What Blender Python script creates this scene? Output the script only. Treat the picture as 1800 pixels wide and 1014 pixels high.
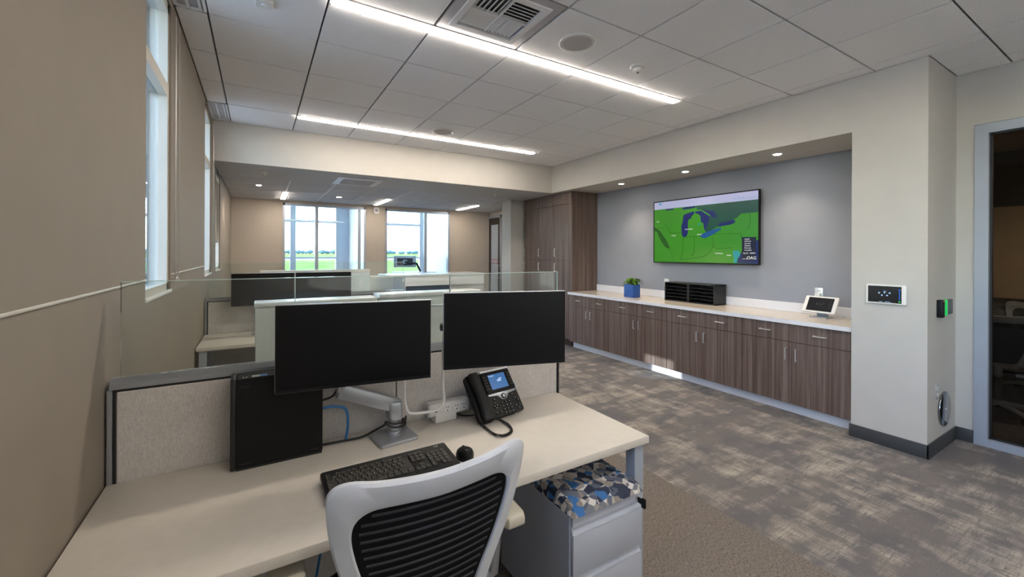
import bpy, bmesh, math, random
from mathutils import Matrix, Vector
random.seed(7)
for o in list(bpy.data.objects):
    bpy.data.objects.remove(o, do_unlink=True)
SC = bpy.context.scene
COL = SC.collection

# ------------------------------------------------------------------ camera
YAW, ROLL, FPX, CY = 0.5454, 0.0040, 734.2, 446.0
rv = Vector((math.cos(YAW), -math.sin(YAW), 0)); uv_ = Vector((0, 0, 1)); wv = Vector((math.sin(YAW), math.cos(YAW), 0))
r2 = rv * math.cos(ROLL) + uv_ * math.sin(ROLL); u2 = -rv * math.sin(ROLL) + uv_ * math.cos(ROLL)
cd = bpy.data.cameras.new('camera'); cam = bpy.data.objects.new('camera', cd); COL.objects.link(cam)
cd.sensor_width = 36.0; cd.lens = FPX / 1800 * 36; cd.shift_y = -(507 - CY) / 1800; cd.clip_end = 3000; cd.clip_start = 0.02
cam.matrix_world = Matrix(((r2.x, u2.x, -wv.x, 0), (r2.y, u2.y, -wv.y, 0), (r2.z, u2.z, -wv.z, 1.54), (0, 0, 0, 1)))
SC.camera = cam

# ------------------------------------------------------------------ world, sun, exposure
SUN_DIR = Vector((1.0, -0.60, -0.298))
wd = bpy.data.worlds.new('sky'); SC.world = wd; wd.use_nodes = True
nt = wd.node_tree; bg = nt.nodes['Background']
sky = nt.nodes.new('ShaderNodeTexSky'); sky.sky_type = 'NISHITA'; sky.sun_disc = False
sky.sun_elevation = math.radians(32); sky.sun_rotation = math.atan2(-SUN_DIR.x, -SUN_DIR.y)
sky.air_density = 1.0; sky.dust_density = 1.0
nt.links.new(sky.outputs[0], bg.inputs[0]); bg.inputs[1].default_value = 1.35
sl = bpy.data.lights.new('sun', 'SUN'); so = bpy.data.objects.new('sun', sl); COL.objects.link(so)
sl.energy = 4.0; sl.color = (1.0, 0.95, 0.88); sl.angle = 0.009
so.rotation_euler = SUN_DIR.to_track_quat('-Z', 'Y').to_euler()
vs = SC.view_settings
vs.view_transform = 'Standard'; vs.look = 'None'; vs.gamma = 1.0; vs.use_curve_mapping = False; vs.exposure = 1.02
LED_STRENGTH = 26.0
LED_RGB = (1.0, 0.90, 0.79)

# ------------------------------------------------------------------ materials
def hx(s):
    s = s.lstrip('#'); c = [int(s[i:i + 2], 16) / 255 for i in (0, 2, 4)]
    return tuple(x / 12.92 if x <= 0.04045 else ((x + 0.055) / 1.055) ** 2.4 for x in c) + (1,)
M = {}
def newmat(n):
    m = bpy.data.materials.new(n); m.use_nodes = True; M[n] = m
    t = m.node_tree; b = t.nodes['Principled BSDF']
    return m, t, b
def pos(t, scale=(1, 1, 1)):
    g = t.nodes.new('ShaderNodeNewGeometry'); mp = t.nodes.new('ShaderNodeMapping'); mp.inputs['Scale'].default_value = scale
    t.links.new(g.outputs['Position'], mp.inputs['Vector']); return mp.outputs[0]
def noise(t, vec, scale, detail=3, rough=0.5):
    n = t.nodes.new('ShaderNodeTexNoise'); n.inputs['Scale'].default_value = scale; n.inputs['Detail'].default_value = detail
    n.inputs['Roughness'].default_value = rough; t.links.new(vec, n.inputs['Vector']); return n.outputs['Fac']
def ramp(t, fac, stops, interp='LINEAR'):
    r = t.nodes.new('ShaderNodeValToRGB'); r.color_ramp.interpolation = interp
    e = r.color_ramp.elements
    while len(e) < len(stops): e.new(0.5)
    for k, (p, c) in enumerate(stops): e[k].position = p; e[k].color = c
    t.links.new(fac, r.inputs[0]); return r.outputs[0]
def math_(t, op, a, b=None, clamp=False):
    n = t.nodes.new('ShaderNodeMath'); n.operation = op; n.use_clamp = clamp
    for i, v in enumerate((a, b)):
        if v is None: continue
        if isinstance(v, (int, float)): n.inputs[i].default_value = v
        else: t.links.new(v, n.inputs[i])
    return n.outputs[0]
def bump(t, b, h, strength=0.2, dist=0.01):
    n = t.nodes.new('ShaderNodeBump'); n.inputs['Strength'].default_value = strength; n.inputs['Distance'].default_value = dist
    t.links.new(h, n.inputs['Height']); t.links.new(n.outputs[0], b.inputs['Normal'])
def simple(n, col, rough=0.5, metal=0.0, var=0.06, vscale=6, bs=0.0, bscale=200, bdist=0.002, spec=None):
    m, t, b = newmat(n); c = hx(col)
    v = pos(t); f = noise(t, v, vscale, 3)
    lo = tuple(x * (1 - var) for x in c[:3]) + (1,); hi = tuple(min(1, x * (1 + var)) for x in c[:3]) + (1,)
    t.links.new(ramp(t, f, [(0.3, lo), (0.7, hi)]), b.inputs['Base Color'])
    b.inputs['Roughness'].default_value = rough; b.inputs['Metallic'].default_value = metal
    if spec is not None: b.inputs['Specular IOR Level'].default_value = spec
    if bs: bump(t, b, noise(t, v, bscale, 2), bs, bdist)
    return m
def emit(n, col, s, vary=None):
    m, t, b = newmat(n); c = hx(col) if isinstance(col, str) else tuple(col) + (1,)
    b.inputs['Base Color'].default_value = tuple(x * 0.2 for x in c[:3]) + (1,); b.inputs['Emission Color'].default_value = c
    b.inputs['Emission Strength'].default_value = s; b.inputs['Roughness'].default_value = 0.25
    return m
def glass(n, tint=(0.93, 0.96, 0.95), refl=1.0):
    m, t, b = newmat(n); t.nodes.remove(b); out = t.nodes['Material Output']
    tr = t.nodes.new('ShaderNodeBsdfTransparent'); tr.inputs[0].default_value = tuple(tint) + (1,)
    gl = t.nodes.new('ShaderNodeBsdfGlossy'); gl.inputs['Roughness'].default_value = 0.01
    fr = t.nodes.new('ShaderNodeFresnel'); fr.inputs[0].default_value = 1.45
    f = math_(t, 'MULTIPLY', fr.outputs[0], refl, True)
    mx = t.nodes.new('ShaderNodeMixShader'); t.links.new(f, mx.inputs[0]); t.links.new(tr.outputs[0], mx.inputs[1]); t.links.new(gl.outputs[0], mx.inputs[2])
    t.links.new(mx.outputs[0], out.inputs[0]); return m

simple('wall_sand', '#bcb0a2', 0.75, var=0.02, bs=0.15, bscale=350)
simple('wall_tan', '#8c8276', 0.75, var=0.02, bs=0.15, bscale=350)  # darker wall colour, left wall only
simple('wall_paint', '#bdb9b2', 0.75, var=0.02, bs=0.15, bscale=350)
simple('wall_grey', '#8d9099', 0.7, var=0.02, bs=0.15, bscale=350)
simple('soffit_paint', '#cfcbc2', 0.7, var=0.02)
simple('dark_base', '#3b3d3f', 0.5, var=0.05)
simple('white_paint', '#e2e1de', 0.45, var=0.02)
simple('window_frame', '#c9c4b8', 0.4, var=0.02)
simple('alu', '#b4b8bf', 0.35, metal=0.7, var=0.03)
simple('alu_frame', '#a8aeb9', 0.4, metal=0.25, var=0.03)
simple('rail_grey', '#979a9e', 0.4, metal=0.4, var=0.03)
simple('steel', '#d2d2d0', 0.32, metal=0.75, var=0.03)
simple('grid_metal', '#4f4e52', 0.5, var=0.03)
simple('grid_white', '#d8d6d2', 0.5, var=0.03)
simple('vent_grey', '#bdbcbf', 0.45, metal=0.2, var=0.03)
simple('vent_white', '#e8e7e6', 0.5, var=0.03)
simple('vent_dark', '#2c2d30', 0.8, var=0.03)
simple('speaker_grille', '#c4bdb9', 0.7, var=0.04, bs=0.4, bscale=600)
simple('plastic_white', '#dcdad6', 0.4, var=0.02)
simple('plastic_black', '#0c0d10', 0.5, var=0.08, spec=0.25)
simple('plastic_dark', '#252525', 0.5, var=0.05, spec=0.35)
simple('key_black', '#45433f', 0.5, var=0.06, spec=0.3)
simple('legend_white', '#b9b9b5', 0.5)
simple('gasket', '#17181a', 0.6)
simple('laminate', '#d3ccc1', 0.38, var=0.025, vscale=25, bs=0.05, bscale=300)
simple('laminate_edge', '#d5cfc2', 0.45, var=0.02)
simple('desk_metal', '#a9b0bb', 0.4, metal=0.2, var=0.03)
simple('chair_frame', '#cdd0d6', 0.42, var=0.03)
simple('chair_pad', '#c9c3b3', 0.5, var=0.03)
simple('chair_mesh', '#16161a', 0.85, var=0.25, vscale=260, bs=0.6, bscale=700)
simple('chair_band', '#55575d', 0.8, var=0.2, vscale=500, bs=0.5, bscale=900)
simple('chair_shine', '#26262a', 0.5)
simple('ped_grey', '#b8bdc8', 0.42, metal=0.15, var=0.02)
simple('ped_side', '#5b6068', 0.5, metal=0.15, var=0.03)
simple('cable_black', '#0f0f11', 0.5)
simple('cable_blue', '#1f6fae', 0.45)
simple('cable_white', '#dddbd7', 0.3)
simple('pot_blue', '#24539c', 0.4, var=0.04)
simple('leaf', '#6f9f2c', 0.5, var=0.4, vscale=40)
simple('leaf_dark', '#2c4a16', 0.5, var=0.4, vscale=40)
simple('soil', '#2b2018', 0.9, var=0.3, vscale=60)
simple('sorter_black', '#1b1c1f', 0.5, var=0.05)
simple('quartz_front', '#dedde0', 0.35, var=0.02)
simple('door_brown', '#352a25', 0.45, var=0.1, vscale=12)
simple('frosted', '#aab4bf', 0.35, var=0.03)
simple('red_print', '#b83b34', 0.6)
simple('exterior_white', '#d6dae0', 0.8, var=0.02)
simple('conf_wall', '#4a443d', 0.8, var=0.04)
simple('conf_board', '#a58a6b', 0.6, var=0.04)
simple('conf_floor', '#3a3632', 0.9, var=0.4, vscale=18)
simple('conf_table', '#b2925f', 0.4, var=0.06)
simple('navy_panel', '#39455c', 0.7, var=0.05)
simple('white_gloss', '#d5d9d6', 0.25, var=0.015)
simple('runway', '#b4b3af', 0.9, var=0.1, vscale=0.2, spec=0.0)
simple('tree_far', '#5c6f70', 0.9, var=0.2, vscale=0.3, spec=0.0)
simple('sticker_blue', '#2d86c9', 0.4)
simple('copper_plate', '#8f9194', 0.15, metal=1.0)
simple('shade_cloth', '#b9b6ae', 0.9, var=0.03, bs=0.3, bscale=500)
emit('led', LED_RGB, LED_STRENGTH)
emit('downlight_glow', (1.0, 0.9, 0.75), 40)
emit('spot_bright', (1.0, 0.97, 0.9), 60)
emit('reader_green', '#1fae52', 0.55)
emit('reader_red', '#d04030', 0.50)
m, t, b = newmat('black_screen'); b.inputs['Base Color'].default_value = hx('#0e0f12'); b.inputs['Roughness'].default_value = 0.28; b.inputs['Specular IOR Level'].default_value = 0.25
emit('map_green', '#3f9c22', 0.25); emit('map_green_dark', '#27701c', 0.17); emit('map_blue', '#0b2574', 0.21); emit('map_blue_light', '#1560a8', 0.21)
emit('map_teal', '#1c5a48', 0.22); emit('map_cyan', '#1ea3a8', 0.26); emit('map_head', '#b9bce0', 0.33); emit('map_ink', '#f0f4f4', 0.35); emit('map_line', '#23641c', 0.18)
emit('map_navy', '#141d3c', 0.18); emit('map_headtext', '#8fb6d8', 0.31); emit('map_logo', '#3fa4d4', 0.31)
emit('phone_blue', '#2f74b8', 0.30); emit('screen_dim', '#181a20', 0.20); emit('screen_ui', '#9fc4ee', 0.45); emit('screen_ui_blue', '#2f63c4', 0.45); emit('screen_ui_dim', '#54565c', 0.25)
emit('screen_ui_green', '#2cb04a', 0.40)
glass('glass_clear'); glass('glass_window', (0.87, 0.935, 0.985), 0.8); glass('glass_tint', (0.72, 0.70, 0.67), 0.5); glass('glass_partition', (0.94, 0.97, 0.955), 1.6)
simple('glass_edge', '#b9cfc8', 0.15)

# ceiling tile: fine speckle
m, t, b = newmat('ceiling_tile'); v = pos(t); f = noise(t, v, 160, 4, 0.7)
t.links.new(ramp(t, f, [(0.35, hx('#e2e1e1')), (0.6, hx('#f4f3f3'))]), b.inputs['Base Color']); b.inputs['Roughness'].default_value = 0.9
bump(t, b, f, 0.5, 0.004)
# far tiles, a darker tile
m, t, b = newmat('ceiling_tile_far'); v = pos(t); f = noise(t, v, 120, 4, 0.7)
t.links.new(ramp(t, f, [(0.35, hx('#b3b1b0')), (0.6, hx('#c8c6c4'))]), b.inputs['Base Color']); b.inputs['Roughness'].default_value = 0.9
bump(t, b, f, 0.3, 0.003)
# panel fabric: linen weave
m, t, b = newmat('panel_fabric'); f1 = noise(t, pos(t, (900, 900, 60)), 1, 2); f2 = noise(t, pos(t, (60, 60, 900)), 1, 2); f3 = noise(t, pos(t), 5, 2)
f = math_(t, 'ADD', math_(t, 'MULTIPLY', f1, 0.55), math_(t, 'ADD', math_(t, 'MULTIPLY', f2, 0.3), math_(t, 'MULTIPLY', f3, 0.15)))
t.links.new(ramp(t, f, [(0.35, hx('#a5a09b')), (0.65, hx('#d4cfca'))]), b.inputs['Base Color']); b.inputs['Roughness'].default_value = 0.9
bump(t, b, f, 0.3, 0.002)
# wood laminate, vertical grain
m, t, b = newmat('wood'); f1 = noise(t, pos(t, (38, 38, 0.55)), 1, 4, 0.6); f2 = noise(t, pos(t, (170, 170, 2.2)), 1, 3, 0.6)
f = math_(t, 'ADD', math_(t, 'MULTIPLY', f1, 0.62), math_(t, 'MULTIPLY', f2, 0.38))
t.links.new(ramp(t, f, [(0.30, hx('#44362f')), (0.46, hx('#5c4b43')), (0.56, hx('#70615a')), (0.70, hx('#86776f'))]), b.inputs['Base Color']); b.inputs['Roughness'].default_value = 0.42
bump(t, b, f2, 0.08, 0.002)
# counter
m, t, b = newmat('quartz'); f = noise(t, pos(t), 180, 3)
t.links.new(ramp(t, f, [(0.35, hx('#bcae9d')), (0.65, hx('#d6cbbc'))]), b.inputs['Base Color']); b.inputs['Roughness'].default_value = 0.18
# patterned carpet: grey-brown ground, cream cross-hatched patches
m, t, b = newmat('carpet_pattern')
p1 = noise(t, pos(t, (2.6, 8.0, 1)), 1, 5, 0.6); p2 = noise(t, pos(t, (8.0, 2.6, 1)), 1, 5, 0.6); p3 = noise(t, pos(t, (1.6, 1.6, 1)), 1, 2, 0.5)
patch = math_(t, 'ADD', math_(t, 'MULTIPLY', math_(t, 'ADD', p1, p2), 0.36), math_(t, 'MULTIPLY', p3, 0.28))
lx = noise(t, pos(t, (9, 78, 1)), 1, 3, 0.6); ly = noise(t, pos(t, (78, 9, 1)), 1, 3, 0.6)
lines = math_(t, 'MULTIPLY', math_(t, 'SUBTRACT', math_(t, 'MAXIMUM', lx, ly), 0.53), 9.0, True)
pm = math_(t, 'MULTIPLY', math_(t, 'SUBTRACT', patch, 0.475), 8.0, True)
mask = math_(t, 'MULTIPLY', pm, math_(t, 'SUBTRACT', 1.0, math_(t, 'MULTIPLY', lines, 0.85)), True)
fine = noise(t, pos(t), 230, 4, 0.75)
ground = ramp(t, noise(t, pos(t, (3, 4, 1)), 1.2, 4), [(0.35, hx('#6d6a6c')), (0.65, hx('#7c7672'))])
mx = t.nodes.new('ShaderNodeMixRGB'); t.links.new(mask, mx.inputs[0]); t.links.new(ground, mx.inputs[1]); mx.inputs[2].default_value = hx('#b9afa1')
mf = t.nodes.new('ShaderNodeMixRGB'); mf.blend_type = 'MULTIPLY'; mf.inputs[0].default_value = 0.85
t.links.new(mx.outputs[0], mf.inputs[1]); t.links.new(ramp(t, fine, [(0.34, (0.35, 0.35, 0.36, 1)), (0.6, (1.15, 1.15, 1.15, 1))]), mf.inputs[2])
t.links.new(mf.outputs[0], b.inputs['Base Color']); b.inputs['Roughness'].default_value = 0.95; bump(t, b, fine, 0.6, 0.006)
# plain ribbed carpet
m, t, b = newmat('carpet_plain')
fine = noise(t, pos(t), 210, 4, 0.75); rib = noise(t, pos(t, (420, 60, 1)), 1, 2)
f = math_(t, 'ADD', math_(t, 'MULTIPLY', fine, 0.6), math_(t, 'MULTIPLY', rib, 0.4))
t.links.new(ramp(t, f, [(0.40, hx('#453e3a')), (0.60, hx('#948a80'))]), b.inputs['Base Color']); b.inputs['Roughness'].default_value = 0.95; bump(t, b, f, 0.6, 0.006)
# grass
m, t, b = newmat('grass'); f = noise(t, pos(t), 0.35, 5, 0.7)
t.links.new(ramp(t, f, [(0.35, hx('#66783a')), (0.65, hx('#84954c'))]), b.inputs['Base Color']); b.inputs['Roughness'].default_value = 0.95; b.inputs['Specular IOR Level'].default_value = 0.0
# cushion print: angular shards of blue, grey and white
m, t, b = newmat('cushion_print')
def voro(scale, off):
    n = t.nodes.new('ShaderNodeTexVoronoi'); n.inputs['Scale'].default_value = scale; n.inputs['Randomness'].default_value = 1.0
    g = t.nodes.new('ShaderNodeNewGeometry'); mp = t.nodes.new('ShaderNodeMapping'); mp.inputs['Location'].default_value = off
    t.links.new(g.outputs['Position'], mp.inputs['Vector']); t.links.new(mp.outputs[0], n.inputs['Vector'])
    s = t.nodes.new('ShaderNodeSeparateColor'); t.links.new(n.outputs['Color'], s.inputs[0]); return s.outputs[0]
f = math_(t, 'FRACT', math_(t, 'ADD', math_(t, 'MULTIPLY', voro(20, (0, 0, 0)), 1.7), math_(t, 'MULTIPLY', voro(27, (3.3, 1.7, 0.9)), 1.3)))
cols = ['#262f44', '#c3bdb5', '#666b78', '#3a6ea8', '#99938d', '#2c364c', '#d6d2cc', '#545b6b', '#8c857e', '#30374a', '#b4aca3', '#73777f']
t.links.new(ramp(t, f, [(i / len(cols), hx(c)) for i, c in enumerate(cols)], 'CONSTANT'), b.inputs['Base Color']); b.inputs['Roughness'].default_value = 0.85

# ------------------------------------------------------------------ mesh helpers
class MB:
    def __init__(s): s.bm = bmesh.new()
    def box(s, x0, x1, y0, y1, z0, z1, bev=0.0, seg=2):
        x0, x1 = min(x0, x1), max(x0, x1); y0, y1 = min(y0, y1), max(y0, y1); z0, z1 = min(z0, z1), max(z0, z1)
        V = [s.bm.verts.new(p) for p in ((x0, y0, z0), (x1, y0, z0), (x1, y1, z0), (x0, y1, z0), (x0, y0, z1), (x1, y0, z1), (x1, y1, z1), (x0, y1, z1))]
        F = [s.bm.faces.new([V[i] for i in q]) for q in ((0, 3, 2, 1), (4, 5, 6, 7), (0, 1, 5, 4), (1, 2, 6, 5), (2, 3, 7, 6), (3, 0, 4, 7))]
        if bev:
            E = list({e for f in F for e in f.edges})
            bmesh.ops.bevel(s.bm, geom=E, offset=bev, segments=seg, profile=0.5, affect='EDGES', clamp_overlap=True)
        return s
    def prism(s, pts, a, b, axis='z', bev=0.0, seg=2):
        def P(u, v, h):
            return {'z': (u, v, h), 'y': (u, h, v), 'x': (h, u, v)}[axis]
        A = [s.bm.verts.new(P(u, v, a)) for u, v in pts]; B = [s.bm.verts.new(P(u, v, b)) for u, v in pts]
        n = len(pts); F = [s.bm.faces.new(A[::-1]), s.bm.faces.new(B)]
        for i in range(n): F.append(s.bm.faces.new((A[i], A[(i + 1) % n], B[(i + 1) % n], B[i])))
        bmesh.ops.recalc_face_normals(s.bm, faces=F)
        if bev:
            E = list({e for f in F[:2] for e in f.edges})
            bmesh.ops.bevel(s.bm, geom=E, offset=bev, segments=seg, profile=0.5, affect='EDGES', clamp_overlap=True)
        return s
    def tube(s, pts, r, n=8, closed=False, r1=None):
        pts = [Vector(p) for p in pts]; rings = []; N = len(pts); up = None
        for i, p in enumerate(pts):
            if closed: d = pts[(i + 1) % N] - pts[i - 1]
            else: d = pts[min(i + 1, N - 1)] - pts[max(i - 1, 0)]
            d.normalize()
            if up is None: up = d.orthogonal().normalized()
            else: up = (up - d * up.dot(d)); up = up.normalized() if up.length > 1e-6 else d.orthogonal().normalized()
            sd = d.cross(up); rr = r if r1 is None else r + (r1 - r) * i / (N - 1)
            rings.append([s.bm.verts.new(p + (up * math.cos(2 * math.pi * k / n) + sd * math.sin(2 * math.pi * k / n)) * rr) for k in range(n)])
        F = []
        for i in range(N if closed else N - 1):
            A, B = rings[i], rings[(i + 1) % N]
            for k in range(n): F.append(s.bm.faces.new((A[k], A[(k + 1) % n], B[(k + 1) % n], B[k])))
        if not closed:
            F.append(s.bm.faces.new(rings[0][::-1])); F.append(s.bm.faces.new(rings[-1]))
        bmesh.ops.recalc_face_normals(s.bm, faces=F)
        return s
    def cyl(s, p0, p1, r, r1=None, n=16): return s.tube([p0, p1], r, n, False, r1)
    def lathe(s, prof, c=(0, 0, 0), n=24):
        rings = [[s.bm.verts.new((c[0] + r * math.cos(2 * math.pi * k / n), c[1] + r * math.sin(2 * math.pi * k / n), c[2] + z)) for k in range(n)] for r, z in prof]
        F = []
        for A, B in zip(rings, rings[1:]):
            for k in range(n): F.append(s.bm.faces.new((A[k], A[(k + 1) % n], B[(k + 1) % n], B[k])))
        F.append(s.bm.faces.new(rings[0])); F.append(s.bm.faces.new(rings[-1]))
        bmesh.ops.recalc_face_normals(s.bm, faces=F)
        return s
    def grid(s, fn, nu, nv, thick=0.0):
        G = [[s.bm.verts.new(fn(i / nu, j / nv)) for j in range(nv + 1)] for i in range(nu + 1)]
        F = [s.bm.faces.new((G[i][j], G[i + 1][j], G[i + 1][j + 1], G[i][j + 1])) for i in range(nu) for j in range(nv)]
        if thick:
            bmesh.ops.solidify(s.bm, geom=F, thickness=thick)
        return s
    def bar(s, p0, p1, w, h, up=(0, 0, 1), bev=0.0):
        p0, p1 = Vector(p0), Vector(p1); d = (p1 - p0); L = d.length; d.normalize(); up = Vector(up)
        sd = d.cross(up).normalized(); u = sd.cross(d).normalized()
        b2 = MB().box(0, L, -w / 2, w / 2, -h / 2, h / 2, bev)
        Mx = Matrix(((d.x, -sd.x, u.x, p0.x), (d.y, -sd.y, u.y, p0.y), (d.z, -sd.z, u.z, p0.z), (0, 0, 0, 1)))
        b2.xf(Mx); s.join(b2); return s
    def xf(s, Mx): bmesh.ops.transform(s.bm, matrix=Mx, verts=s.bm.verts[:]); return s
    def join(s, o):
        me = bpy.data.meshes.new('tmp'); o.bm.to_mesh(me); s.bm.from_mesh(me); bpy.data.meshes.remove(me); return s
    def mesh(s, name, mat, smooth=True):
        me = bpy.data.meshes.new(name); s.bm.to_mesh(me); s.bm.free()
        me.materials.append(M[mat])
        if smooth:
            for p in me.polygons: p.use_smooth = True
            me.set_sharp_from_angle(angle=math.radians(35))
        return me
    def build(s, name, mat, parent=None, smooth=True, label=None):
        return put(name, s.mesh(name, mat, smooth), parent, label=label)
def put(name, me, parent=None, loc=(0, 0, 0), label=None, rz=0):
    o = bpy.data.objects.new(name, me); COL.objects.link(o); o.location = loc; o.rotation_euler.z = rz
    if parent: o.parent = parent
    if label: o['label'] = label
    return o
def tag(o, label, cat=None, group=None, kind=None):
    o['label'] = label
    if cat: o['category'] = cat
    if group: o['group'] = group
    if kind: o['kind'] = kind
    return o
def thing(name, loc, label, cat, rz=0, group=None):
    o = bpy.data.objects.new(name, None); COL.objects.link(o); o.location = loc; o.rotation_euler = (0, 0, rz); o.empty_display_size = 0.05
    return tag(o, label, cat, group)
def struct(name, mb, mat, label): return tag(mb.build(name, mat), label, kind='structure')
def dup(root, loc, rz, label, group=None):
    def rec(o, par):
        c = o.copy(); COL.objects.link(c)
        if par: c.parent = par
        for ch in list(o.children): rec(ch, c)
        return c
    kids = list(root.children); r = root.copy(); COL.objects.link(r)
    for k in kids: rec(k, r)
    r.location = loc; r.rotation_euler = (0, 0, rz); r['label'] = label
    if group: r['group'] = group
    return r
def text(name, body, size, mat, Mx, parent, ext=0.0006, align='LEFT'):
    c = bpy.data.curves.new(name, 'FONT'); c.body = body; c.size = size; c.extrude = ext; c.align_x = align
    o = bpy.data.objects.new('tmp', c); me = bpy.data.meshes.new_from_object(o); bpy.data.objects.remove(o); bpy.data.curves.remove(c)
    me.name = name; me.transform(Mx); me.materials.clear(); me.materials.append(M[mat])
    return put(name, me, parent)
def rrect(w, h, r, n=5, cx=0, cy=0):
    P = []
    for sx, sy, a0 in ((1, 1, 0), (-1, 1, 90), (-1, -1, 180), (1, -1, 270)):
        for k in range(n + 1):
            a = math.radians(a0 + 90 * k / n); P.append((cx + sx * (w / 2 - r) + r * math.cos(a), cy + sy * (h / 2 - r) + r * math.sin(a)))
    return P
def smoothpath(pts, n=8):
    P = [Vector(p) for p in pts]; out = []
    for i in range(len(P) - 1):
        a, b, c, d = P[max(i - 1, 0)], P[i], P[i + 1], P[min(i + 2, len(P) - 1)]
        for k in range(n):
            s = k / n; out.append(0.5 * ((2 * b) + (c - a) * s + (2 * a - 5 * b + 4 * c - d) * s * s + (3 * b - a - 3 * c + d) * s ** 3))
    out.append(P[-1]); return out
def Rx(a): return Matrix.Rotation(a, 4, 'X')
def Ry(a): return Matrix.Rotation(a, 4, 'Y')
def Rz(a): return Matrix.Rotation(a, 4, 'Z')
T = lambda x, y, z: Matrix.Translation((x, y, z))

# ------------------------------------------------------------------ room shell
WL, WR, WD, WB = -0.45, 4.33, 5.03, -3.6      # left wall, column face, door wall, wall behind
H, HS = 3.05, 2.59
YB, YF = 5.82, 9.55                            # beam face, far wall
struct('floor', MB().box(WL - 0.3, 5.2, WB, 9.6, -0.12, 0.0), 'carpet_pattern', 'grey-brown carpet with cream cross-hatched patches across the office')
struct('floor_desks', MB().box(WL, 2.37, WB, 6.2, 0.0005, 0.004), 'carpet_plain', 'plain brown ribbed carpet strip under the desks')
# left wall with four window openings
WIN = [(-2.95, -0.65), (0.06, 0.705), (2.545, 3.19), (5.03, 5.675), (6.24, 6.90)]  # first opening added for side daylight; last one placed to aim the sun patch
ZS, ZT = 1.31, 3.0
mb = MB(); X0, X1 = WL - 0.30, WL
mb.box(X0, X1, WB, 9.7, 0, ZS); mb.box(X0, X1, WB, 9.7, ZT, 3.2)
ys = [WB] + [v for w in WIN for v in w] + [9.7]
for a, b2 in zip(ys[0::2], ys[1::2]): mb.box(X0, X1, a, b2, ZS, ZT)
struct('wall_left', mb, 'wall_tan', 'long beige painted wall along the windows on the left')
for i, (a, b2) in enumerate(WIN):
    gx = WL - 0.055
    mb = MB()
    mb.box(gx - 0.03, gx + 0.045, b2 - 0.045, b2, ZS, ZT); mb.box(gx - 0.03, gx + 0.045, a, a + 0.045, ZS, ZT)
    mb.box(gx - 0.03, gx + 0.045, a, b2, ZS, ZS + 0.05); mb.box(gx - 0.03, gx + 0.045, a, b2, ZT - 0.05, ZT)
    w = struct('window_%d' % (i + 1), mb, 'window_frame', 'window in the left wall, ' + ['the wide one behind the camera', 'a tall narrow one beside the camera', 'a tall narrow one just before the long hanging bead chain', 'a tall narrow one next to the ceiling beam', 'a tall narrow one beyond the ceiling beam'][i])
    MB().box(gx - 0.03, gx + 0.045, a + 0.04, b2 - 0.04, 2.46, 2.53).build('transom', 'window_frame', w)
    MB().box(gx - 0.004, gx + 0.004, a + 0.04, b2 - 0.04, ZS + 0.05, 2.46).build('pane', 'glass_window', w)
    MB().box(gx - 0.004, gx + 0.004, a + 0.04, b2 - 0.04, 2.53, ZT - 0.05).build('pane', 'glass_window', w)
    MB().box(gx + 0.045, WL + 0.007, a - 0.01, b2 + 0.01, ZS - 0.006, ZS + 0.012, 0.002).build('window_sill', 'white_paint', w)
    if i in (2, 3):
        yc = b2 + 0.10
        P = [(WL + 0.012, yc - 0.03, z) for z in (2.95, 2.4, 1.9, 1.5)]
        loop = smoothpath([(WL + 0.014, yc - 0.035, 2.98), (WL + 0.014, yc - 0.035, 2.2), (WL + 0.014, yc - 0.033, 1.44), (WL + 0.014, yc + 0.03, 1.385), (WL + 0.014, yc + 0.095, 1.44), (WL + 0.014, yc + 0.1, 2.2), (WL + 0.014, yc + 0.1, 2.98)], 6)
        MB().tube(loop, 0.0032, 6).build('bead_chain', 'steel', w)
    if i == 4:
        MB().box(gx + 0.02, gx + 0.024, a + 0.02, b2 - 0.02, 1.67, ZT).build('roller_shade', 'shade_cloth', w)  # unseen blind added, its gap sized to shape the sun patch
# unseen outer fins added to keep direct sun out of two windows
for i, (a, b2) in enumerate(WIN[2:4]):
    struct('trim_%d' % (i + 1), MB().box(X0 - 1.35, X0, b2 + 0.02, b2 + 0.12, 0.6, 3.4), 'exterior_white', 'white exterior sun fin outside window %d' % (i + 3))
struct('trim_3', MB().box(WL, WL + 0.006, 0.8, 2.545, 1.405, 1.414, 0.002).box(WL, WL + 0.006, 3.2, 5.03, 1.405, 1.414, 0.002), 'window_frame', 'thin white line of trim along the left wall')  # strip modelled in place of a bright stripe of light
# wall behind the camera, right-hand walls
struct('wall_back', MB().box(WL - 0.3, WD + 0.1, WB - 0.15, WB, 0, 3.2), 'wall_paint', 'plain painted wall behind the camera')
struct('wall_recess', MB().box(5.02, 5.12, 1.3, 7.3, 0, 3.2), 'wall_grey', 'blue-grey painted wall inside the cabinet recess')
struct('wall_column', MB().box(WR, 5.12, 1.07, 1.545, 0, 3.2), 'wall_paint', 'off-white column between the recess and the glass door')
struct('wall_fascia', MB().box(WR, 5.02, 1.545, YB, HS, 3.2), 'wall_paint', 'off-white fascia above the cabinet recess')
struct('wall_beam', MB().box(WL, 5.02, YB, 6.85, HS, 3.2), 'wall_paint', 'off-white dropped beam across the office')
struct('wall_door', MB().box(WD, WD + 0.12, 0.965, 1.07, 0, 3.2).box(WD, WD + 0.12, -1.2, 0.965, 2.61, 3.2).box(WD, WD + 0.12, WB, -1.2, 0, 3.2), 'wall_paint', 'off-white wall around the glass door on the right')
struct('wall_stub', MB().box(4.19, 5.12, 6.95, 7.3, 0, HS), 'wall_paint', 'white wall end beside the tall wood cabinet')
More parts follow.
